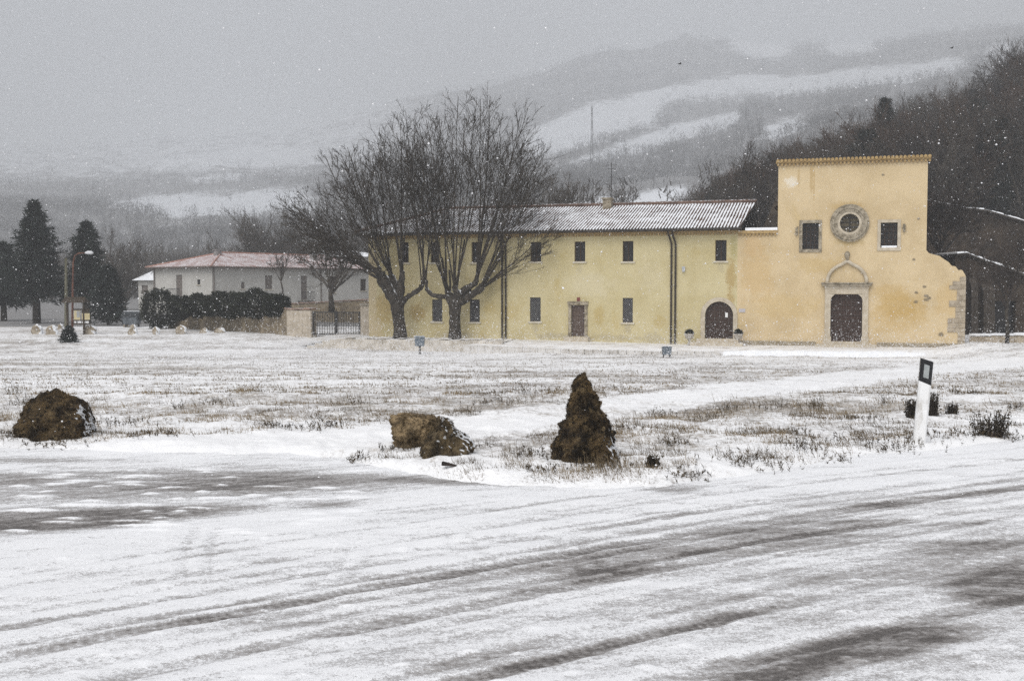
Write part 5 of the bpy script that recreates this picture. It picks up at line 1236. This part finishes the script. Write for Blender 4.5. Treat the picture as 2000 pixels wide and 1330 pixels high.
f.add([(-xx + z0 * lean_, -dd_ - .004, z0 + .012), (xx + z0 * lean_, -dd_ - .004, z0 - .004), (xx + z1 * lean_, -dd_ - .004, z1 - .012), (-xx + z1 * lean_, -dd_ - .004, z1 + .008), (-xx + z0 * lean_, -dd_ + .002, z0 + .012), (xx + z0 * lean_, -dd_ + .002, z0 - .004), (xx + z1 * lean_, -dd_ + .002, z1 - .012), (-xx + z1 * lean_, -dd_ + .002, z1 + .008)], [(0, 1, 2, 3), (0, 4, 5, 1), (1, 5, 6, 2), (2, 6, 7, 3), (3, 7, 4, 0)])
f.build('reflector', M('grey_reflector', (.26, .28, .28), (.34, .36, .36), 30, .3), dp)

# ------------------------------------------------------------------ SMALL OBJECTS
# planters by the arched door
m_urn = M('urn_stone', (.36, .33, .29), (.5, .47, .43), 6, .9, .4, snow=.8)
def planter(px, py, label):
    Y = 56.9 if px < 1400 else 56.3
    b = P(px, py, Y); k = px_scale(Y); t = thing('planter_urn', label, 'planter', b, 0, 'urns at the arched door'); H = 21 * k; r = 9 * k
    f = MB(); f.lathe([(r * .5, 0), (r * .5, H * .08), (r * .25, H * .16), (r * .22, H * .4), (r * .45, H * .5), (r * .85, H * .62), (r * .95, H * .85), (r * 1.05, H * .9), (r * 1.05, H), (r * .85, H)], 18); f.build('urn', m_urn, t, True)
    rg_ = np.random.default_rng(px); n = 500; d = rg_.normal(size=(n, 3)); d /= np.linalg.norm(d, axis=1, keepdims=True); d[:, 2] = np.abs(d[:, 2]); c = d * np.array([r * .8, r * .8, r * .8]); c[:, 2] += H
    V, Fc = leaf_tris(c, d + rg_.normal(size=(n, 3)) * .6, rg_.uniform(.05, .12, n), rg_.uniform(.03, .07, n), rg_); np_mesh('plant', V, Fc, m_ivy, t)
planter(1346, 673, 'stone urn planter with dark plant on the left of the arched door'); planter(1442, 673, 'stone urn planter with dark plant on the right of the arched door')
# litter bins
m_bin = M('blue_grey_bin', (.10, .125, .15), (.15, .18, .21), 6, .6, snow=.8)
def litter_bin(px, base_py, top_py, hw_, Y, label, post):
    b = P(px, base_py, Y); k = px_scale(Y); t = thing('litter_bin', label, 'bin', b); H = (base_py - top_py) * k; w2 = hw_ * k
    z0 = H * .45 if post else 0.03
    f = MB(); f.add([(-w2 * .9, -w2 * .7, z0), (w2 * .9, -w2 * .7, z0), (w2 * .9, w2 * .7, z0), (-w2 * .9, w2 * .7, z0), (-w2, -w2 * .8, H * .92), (w2, -w2 * .8, H * .92), (w2, w2 * .8, H * .92), (-w2, w2 * .8, H * .92)], [(0, 1, 5, 4), (1, 2, 6, 5), (2, 3, 7, 6), (3, 0, 4, 7), (0, 3, 2, 1)]); f.build('bin_body', m_bin, t)
    f = MB(); f.box(-w2 * 1.08, w2 * 1.08, -w2 * .9, w2 * .9, H * .92, H * .97); f.box(-w2 * .8, w2 * .8, -w2 * .6, w2 * .6, H * .97, H); f.build('lid', m_bin, t)
    f = MB()
    if post: f.tube([(0, 0.0, -.3), (0, 0.0, H * .5)], .05, 8)
    else: f.box(-w2 * .8, -w2 * .6, -.1, .1, -.3, .04); f.box(w2 * .6, w2 * .8, -.1, .1, -.3, .04)
    f.build('foot', m_iron, t)
litter_bin(1302, 694, 676, 9, 50.2, 'low blue grey box bin at the terrace edge before the downpipes', False)
litter_bin(820, 692, 656, 9.5, 55.0, 'grey litter bin on a post in front of the low retaining wall', True)
# waste container far left
b = GP(258, 634); k = px_scale(b.y); t = thing('waste_container', 'grey wheeled waste container beside the large left bush', 'container', b + Vector((0, 0, .12)))
w2 = 15 * k; H = 23 * k
f = MB(); f.add([(-w2 * .8, -.5, .1), (w2 * .8, -.5, .1), (w2 * .8, .5, .1), (-w2 * .8, .5, .1), (-w2, -.6, H * .8), (w2, -.6, H * .8), (w2, .6, H * .8), (-w2, .6, H * .8)], [(0, 1, 5, 4), (1, 2, 6, 5), (2, 3, 7, 6), (3, 0, 4, 7), (0, 3, 2, 1)]); f.build('container_body', M('grey_container', (.07, .08, .09), (.13, .145, .16), 2, .6), t)
f = MB(); f.tube([(-w2 * 1.05, 0.0, H * .80), (w2 * 1.05, 0.0, H * .80)], .6 * .62, 10); f.box(-w2 * 1.1, w2 * 1.1, -.66, -.6, H * .76, H * .84); f.build('lid', M('dark_lid', (.03, .035, .04), None, rough=.5, snow=.9), t)
for sx in (-1, 1):
    for sy in (-.4, .4): f = MB(); f.tube([(sx * w2 * .6 - .04, sy, 0), (sx * w2 * .6 + .04, sy, 0)], .11, 10); f.build('wheel', m_iron, t)
# street lamp and pole
b = GP(141, 640); Y = b.y; t = thing('street_lamp', 'rust red street lamp with curved arm and white lamp head', 'lamp', b); W = lambda px, py: P(px, py, Y) - b
f = MB(); f.tube([(0, 0, -.3), W(142, 560), W(143, 512), W(146, 500), W(153, 495), W(166, 494)], [.085, .07, .055, .05, .045, .04], 8); f.build('pole', M('rusty_paint', (.09, .035, .022), (.16, .06, .032), 4, .6), t, True)
f = MB(); c = W(174, 494); f.tube([c + Vector((-.28, 0, 0)), c + Vector((-.1, 0, .02)), c + Vector((.15, 0, .01)), c + Vector((.3, 0, -.02))], [.06, .12, .13, .06], 10); f.build('lamp_head', M('white_lamp', (.65, .66, .68), None, rough=.4), t, True)
b = GP(129, 641); f = MB(); f.tube([(0, 0, -.3), P(129, 504, b.y) - b], [.13, .09], 8); t = thing('wooden_pole', 'plain greenish wooden pole standing left of the street lamp', 'pole', b); f.build('shaft', M('green_wood', (.09, .085, .055), (.14, .13, .09), 2, .9, stretch=(6, 6, .5)), t)
f = MB(); q = P(129, 504, b.y) - b; f.tube([q, q + Vector((0, 0, .06))], [.11, .04], 8); f.build('cap', m_iron, t)
# notice board
b = GP(147, 654); Y = b.y; k = px_scale(Y); t = thing('notice_board', 'roofed wooden notice board with pale map panels behind the small bush', 'notice board', b); W = lambda px, py: P(px, py, Y) - b
m_dw = M('dark_board_wood', (.03, .022, .016), (.06, .045, .03), 5, .85, stretch=(6, 6, 1))
for px in (131.5, 163.5):
    f = MB(); x = W(px, 600).x; f.box(x - .055, x + .055, -.055, .055, -.3, W(px, 588).z); f.build('post', m_dw, t)
f = MB(); x0, x1 = W(125, 600).x, W(170, 600).x; z0, z1 = W(147, 591).z, W(147, 580).z
f.add([(x0, -.45, z0), (x1, -.45, z0), (x1, .45, z0), (x0, .45, z0), (x0 + .1, 0, z1), (x1 - .1, 0, z1)], [(0, 1, 5, 4), (2, 3, 4, 5), (1, 2, 5), (3, 0, 4), (0, 3, 2, 1)]); f.build('canopy', m_dw, t)
m_panel = M('pale_panel', (.45, .37, .2), (.55, .48, .3), 3, .7)
f = MB(); f.box(W(131, 0).x, W(164, 0).x, -.03, .03, W(0, 606).z, W(0, 603).z); f.box(W(131, 0).x, W(164, 0).x, -.03, .03, W(0, 634).z, W(0, 631.5).z); f.box(W(131, 0).x, W(164, 0).x, -.03, .03, W(0, 627).z, W(0, 625).z); f.build('rail', m_dw, t)
for a_, b_, c_2, d_2 in ((133, 145, 606.5, 624.5), (148.5, 164, 612, 624.5)):
    f = MB(); f.box(W(a_, 0).x, W(b_, 0).x, -.05, -.01, W(0, d_2).z, W(0, c_2).z); pn = f.build('panel', m_panel, t)
    if a_ < 140:
        f = MB(); f.box(W(138.5, 0).x, W(144.5, 0).x, -.058, -.051, W(0, 620).z, W(0, 607.5).z); f.build('poster', M('blue_grey_poster', (.36, .37, .37), (.3, .31, .32), 8, .6), pn)
f = MB(); f.box(W(148.5, 0).x, W(163, 0).x, -.05, -.01, W(0, 611.5).z, W(0, 606.5).z); f.build('header', m_dw, t)
m_wp = M('white_plate', (.68, .68, .68), None, rough=.5)
for q in ((133.5, 137), (140, 147), (149, 154), (156, 162)):
    f = MB(); f.box(W(q[0], 0).x, W(q[1], 0).x, -.04, -.012, W(0, 631).z, W(0, 627.4).z); f.build('name_plate', m_wp, t)
# dark wedge of wood on the snow by the road
b = GP(878, 914); f = MB(); k = px_scale(b.y)
f.add([(-15 * k, -.03, 0), (-15 * k, .03, 0), (-15 * k, .03, .035), (-15 * k, -.03, .035), (14 * k, -.012, .0), (14 * k, .012, .0), (14 * k, .012, .012), (14 * k, -.012, .012)], [(0, 4, 5, 1), (3, 2, 6, 7), (0, 3, 7, 4), (1, 5, 6, 2), (0, 1, 2, 3), (4, 7, 6, 5)])
o = f.build('wood_splinter', M('dark_wood', (.02, .016, .014), (.04, .03, .025), 9, .8)); o.location = b + Vector((0, 0, .02)); o.rotation_euler = (0, R(3), R(-8)); tag(o, 'dark wedge of broken wood lying on the snow at the road edge', 'wood')
# birds
for px, py, Y, lb in ((1328, 126, 95, 'tiny dark bird flying before the misty hill, left one'), (1859, 95, 95, 'tiny dark bird flying near the top of the right wood')):
    b = P(px, py, Y); t = thing('bird', lb, 'bird', b, R(25), 'birds in the snowy sky')
    f = MB(); f.tube([(-.17, 0, 0), (-.1, 0, .01), (0, 0, .02), (.08, 0, .03), (.13, 0, .03), (.17, 0, .02)], [.01, .035, .055, .04, .03, .006], 8); f.build('body', m_win, t, True)
    for sg in (1, -1): f = MB(); f.add([(.06, sg * .03, .04), (-.06, sg * .03, .04), (-.04, sg * .18, .12), (.05, sg * .17, .13), (-.08, sg * .34, .06), (.06, sg * .03, .03), (-.06, sg * .03, .03)], [(0, 3, 2, 1), (3, 4, 2), (5, 6, 2, 3)]); f.build('wing', m_win, t)
# lattice mast on the hill
Y = 330; b = P(1156, 283, Y); b.z = float(hill_z(b.x, Y)); H = P(1156, 208, Y).z - b.z
t = thing('lattice_mast', 'faint lattice mast on the snowy hill slope', 'mast', b); f = MB()
for sx, sy in ((-1, -1), (1, -1), (1, 1), (-1, 1)): f.tube([(sx * .6, sy * .6, -1), (sx * .12, sy * .12, H)], .07, 4)
for i in range(8):
    z0, z1 = H * i / 8, H * (i + 1) / 8; r0, r1 = .6 - .48 * i / 8, .6 - .48 * (i + 1) / 8
    f.tube([(-r0, -r0, z0), (r1, -r1, z1)], .04, 3); f.tube([(r0, -r0, z0), (-r1, -r1, z1)], .04, 3)
f.build('frame', m_grille, t)
f = MB(); f.tube([(0, 0, H), (0, 0, H + 1.5)], .05, 4); f.build('aerial', m_grille, t)

# ---- dark shrubs behind the marker post
m_dry = M('dry_leaves', (.018, .015, .010), (.06, .048, .03), 9, .95, snow=1.15, sdir=(.5, -.1, .9))
def shrub(px, by, ty_, hw_, seed, label, n=900, leaf=(.018, .045)):
    b = GP(px, by); k = px_scale(b.y); h = (by - ty_) * k; w2 = hw_ * k; rg_ = np.random.default_rng(seed); r = random.Random(seed)
    t = thing('dead_shrub', label, 'shrub', b); f = MB(); tips = []
    for i in range(60):
        a = r.uniform(0, 6.28); q = r.uniform(.3, 1.1); e = Vector((math.cos(a) * w2 * q, math.sin(a) * w2 * q * .7, h * r.uniform(.5, 1.0)))
        m = e * .5 + Vector((r.uniform(-.03, .03), r.uniform(-.03, .03), .05)); o_ = Vector((e.x * .55 + r.uniform(-.3, .3) * w2, e.y * .55, -.05)); f.tube([o_, o_.lerp(e, .5) + Vector((r.uniform(-.02, .02), 0, 0)), e], [.005, .0035, .002], 4, False); tips += [(o_, e)]
    f.build('stems', m_wood_twig, t)
    T = np.array([[*(a.lerp(b_, r.random() ** .8))] for a, b_ in [tips[r.randrange(len(tips))] for _ in range(n)]]) + rg_.normal(size=(n, 3)) * .02
    V, Fc = leaf_tris(T, rg_.normal(size=(n, 3)), rg_.uniform(*leaf, n), rg_.uniform(leaf[0] * .6, leaf[1] * .7, n), rg_); np_mesh('foliage', V, Fc, m_dry, t)
shrub(1935, 852, 802, 38, 1, 'dark leafy dead shrub at the right edge of the verge', 700)
shrub(1781, 816, 778, 12, 2, 'small dark upright shrub just left behind the marker post', 420)
shrub(1822, 812, 764, 10, 3, 'narrow dark upright shrub just right behind the marker post', 450)
shrub(1858, 808, 786, 13, 4, 'small low shrub right of the marker post', 200)
shrub(1274, 912, 892, 13, 5, 'small dark snowy tuft shrub right of the standing rock foot', 300)

# ---- dry grass and weeds: one mass
def blades(npx, pyr, n, hrange, wd, lean, rg_, mask=True, clump=.5, colr=None):
    X, Y, K = [], [], 0
    px = rg_.uniform(-60, 2060, n * 4); py = rg_.uniform(*pyr, n * 4)
    r = np.array([[*ray(a, 0)] for a in [1000]])
    Yb = np.linspace(9, 60, 800); gc = gz(np.zeros(800), Yb); rp = rowpx(gc, Yb)
    Yq = np.interp(-py, -rp, Yb); x = (px - CX) / F_PX * Yq / .9988
    dn = fbm(x * 2.6, Yq * 1.7, 81, 5); pd = path_dist(x, Yq); on = Yq - road_edge(x)
    p_ = np.clip((dn - clump) * 6, 0, 1) * sm(.8, 1.3, pd) * sm(-.05, .5, on)
    k = rg_.random(n * 4) < p_; x, Yq = x[k][:n], Yq[k][:n]
    return x, Yq
rgg = np.random.default_rng(3)
def grass(name, n, pyr, hr, wr, mat, clump, leanx=.5):
    x, y = blades(0, pyr, n, hr, wr, leanx, rgg, clump=clump); m = len(x); z = gz(x, y)
    az = rgg.random(m) * 6.28; inc = np.abs(rgg.normal(size=m)) * leanx
    d = np.stack([np.cos(az) * np.sin(inc) - .25, np.sin(az) * np.sin(inc), np.cos(inc)], -1)
    V, Fc = leaf_tris(np.stack([x, y, z - .01], -1), d, rgg.uniform(*hr, m) * (.6 + .6 * vnoise(x * .7, y * .7, 9)), rgg.uniform(*wr, m), rgg)
    return V, Fc
m_grass = M('dry_grass', (.08, .06, .036), (.25, .19, .115), 1.2, .95, coord='World')
Vs, Fs, off = [], [], 0
for a in ((20000, (850, 950), (.025, .08), (.003, .007), .45, 1.0), (46000, (760, 860), (.03, .09), (.004, .010), .40, 1.0), (34000, (690, 770), (.03, .08), (.012, .03), .36, 1.1), (4500, (760, 945), (.08, .2), (.003, .006), .48, .5), (3500, (690, 800), (.10, .24), (.006, .012), .48, .5)):
    V, Fc = grass('g', a[0], a[1], a[2], a[3], None, a[4], a[5]); Vs.append(V); Fs.append(Fc + off); off += len(V)
# weed stalks with side sprigs, in loose drifts where the photo shows them
wd_px = [(1520, 800, 40, 26), (1580, 800, 30, 22), (1600, 800, 10, 40), (1730, 790, 18, 42), (1380, 820, 30, 24), (1290, 815, 30, 20), (1580, 880, 60, 28), (1500, 905, 60, 22), (1680, 865, 50, 22), (1560, 850, 30, 22), (1690, 820, 40, 16), (1870, 770, 14, 16), (1900, 770, 12, 14), (1790, 868, 50, 18), (1850, 850, 60, 14), (1740, 880, 40, 14), (700, 900, 20, 18), (920, 812, 20, 26), (690, 790, 20, 24), (610, 838, 40, 16), (540, 835, 30, 14), (640, 830, 40, 14), (960, 790, 40, 20), (1030, 770, 30, 30), (350, 800, 10, 16), (60, 790, 40, 26), (30, 770, 20, 30), (20, 855, 60, 14), (110, 868, 60, 10), (240, 830, 50, 18), (420, 790, 40, 18), (780, 880, 30, 16), (1040, 890, 40, 20), (1060, 920, 30, 14), (1180, 915, 40, 20), (1160, 905, 70, 16), (1310, 870, 30, 18), (1420, 700 + 100, 30, 18), (1640, 905, 40, 12), (1440, 905, 50, 12), (1200, 840, 50, 16), (900, 880, 40, 16), (1950, 855, 60, 14), (1985, 800, 20, 20), (1340, 930, 60, 12), (300, 850, 60, 14)]
bC_, bD_, bL, bW = [], [], [], []
rr_ = random.Random(9)
for px, py, wpx, hpx in wd_px:
    c = GP(px, py); k = px_scale(c.y)
    for j in range(int(12 + wpx * .7)):
        x = c.x + rr_.gauss(0, wpx * k * .6); y = c.y + rr_.gauss(0, wpx * k * .5); z = float(gz(x, y)); h = hpx * k * rr_.uniform(.35, 1.0)
        d = Vector((rr_.gauss(-.15, .35), rr_.gauss(0, .3), 1)).normalized()
        bC_.append((x, y, z - .01)); bD_.append(tuple(d)); bL.append(h); bW.append(rr_.uniform(.004, .007))
        for q in range(7):
            u = rr_.uniform(.25, 1); p = Vector((x, y, z)) + d * h * u; e = (d + Vector((rr_.gauss(0, .9), rr_.gauss(0, .9), rr_.gauss(0, .6)))).normalized()
            bC_.append(tuple(p)); bD_.append(tuple(e)); bL.append(rr_.uniform(.02, .055)); bW.append(rr_.uniform(.004, .011))
V, Fc = leaf_tris(np.array(bC_), np.array(bD_), np.array(bL), np.array(bW), rgg)
kind(np_mesh('dry_grass', np.concatenate(Vs), np.concatenate(Fs), m_grass), 'stuff')
kind(np_mesh('dead_weeds', V, Fc, M('dead_weed', (.03, .022, .014), (.10, .075, .045), 3, .95, coord='World')), 'stuff')

# ---- falling snow
nf = 34000
fy = 4 + 56 * rgn.random(nf) ** .62; fx = fy * rgn.uniform(-.6, .6, nf); fz = EYE + fy * rgn.uniform(-.2, .30, nf)
okf = fz > gz(fx, fy) + .15; fx, fy, fz = fx[okf], fy[okf], fz[okf]; nf = len(fx)
nb_ = 46000; by_ = rgn.uniform(44, 56.5, nb_); bx_ = rgn.uniform(-20, 24, nb_); by_ = np.minimum(by_, 60.0 - .32 * bx_); bz_ = -.35 + rgn.exponential(.42, nb_) * (.5 + fbm(bx_ * .3, by_ * .2, 8, 3))
fx, fy, fz = np.append(fx, bx_), np.append(fy, by_), np.append(fz, bz_); nf = len(fx)
rad = rgn.uniform(.0022, .0060, nf) * (.55 + .45 * np.minimum(fy / 14, 1.6)); rad *= np.exp(rgn.normal(size=len(rad)) * .25); rad[-nb_:] *= 2.0
octa = np.array([[1, 0, 0], [-1, 0, 0], [0, 1, 0], [0, -1, 0], [0, 0, 1], [0, 0, -1]], float)
of = np.array([[0, 2, 4], [2, 1, 4], [1, 3, 4], [3, 0, 4], [2, 0, 5], [1, 2, 5], [3, 1, 5], [0, 3, 5]])
V = (np.stack([fx, fy, fz], -1)[:, None] + octa[None] * rad[:, None, None] * np.array([1.3, 1, .9])).reshape(-1, 3)
kind(np_mesh('falling_snow', V, (of[None] + (np.arange(nf) * 6)[:, None, None]).reshape(-1, 3), M('snowflake', (.9, .9, .92), None)), 'stuff')

# ------------------------------------------------------------------ HAZE
f = MB(); f.box(-4600, 4600, -60, 3300, -6, 780); hz = f.build('haze', None); kind(hz, 'stuff')
hm = bpy.data.materials.new('haze_air'); hm.use_nodes = True; t_ = hm.node_tree; t_.nodes.clear()
pv = t_.nodes.new('ShaderNodeVolumePrincipled'); pv.inputs['Color'].default_value = (.93, .95, .98, 1); pv.inputs['Density'].default_value = 0.00082; pv.inputs['Anisotropy'].default_value = 0.0
mo = t_.nodes.new('ShaderNodeOutputMaterial'); t_.links.new(pv.outputs[0], mo.inputs['Volume']); hz.data.materials.append(hm)
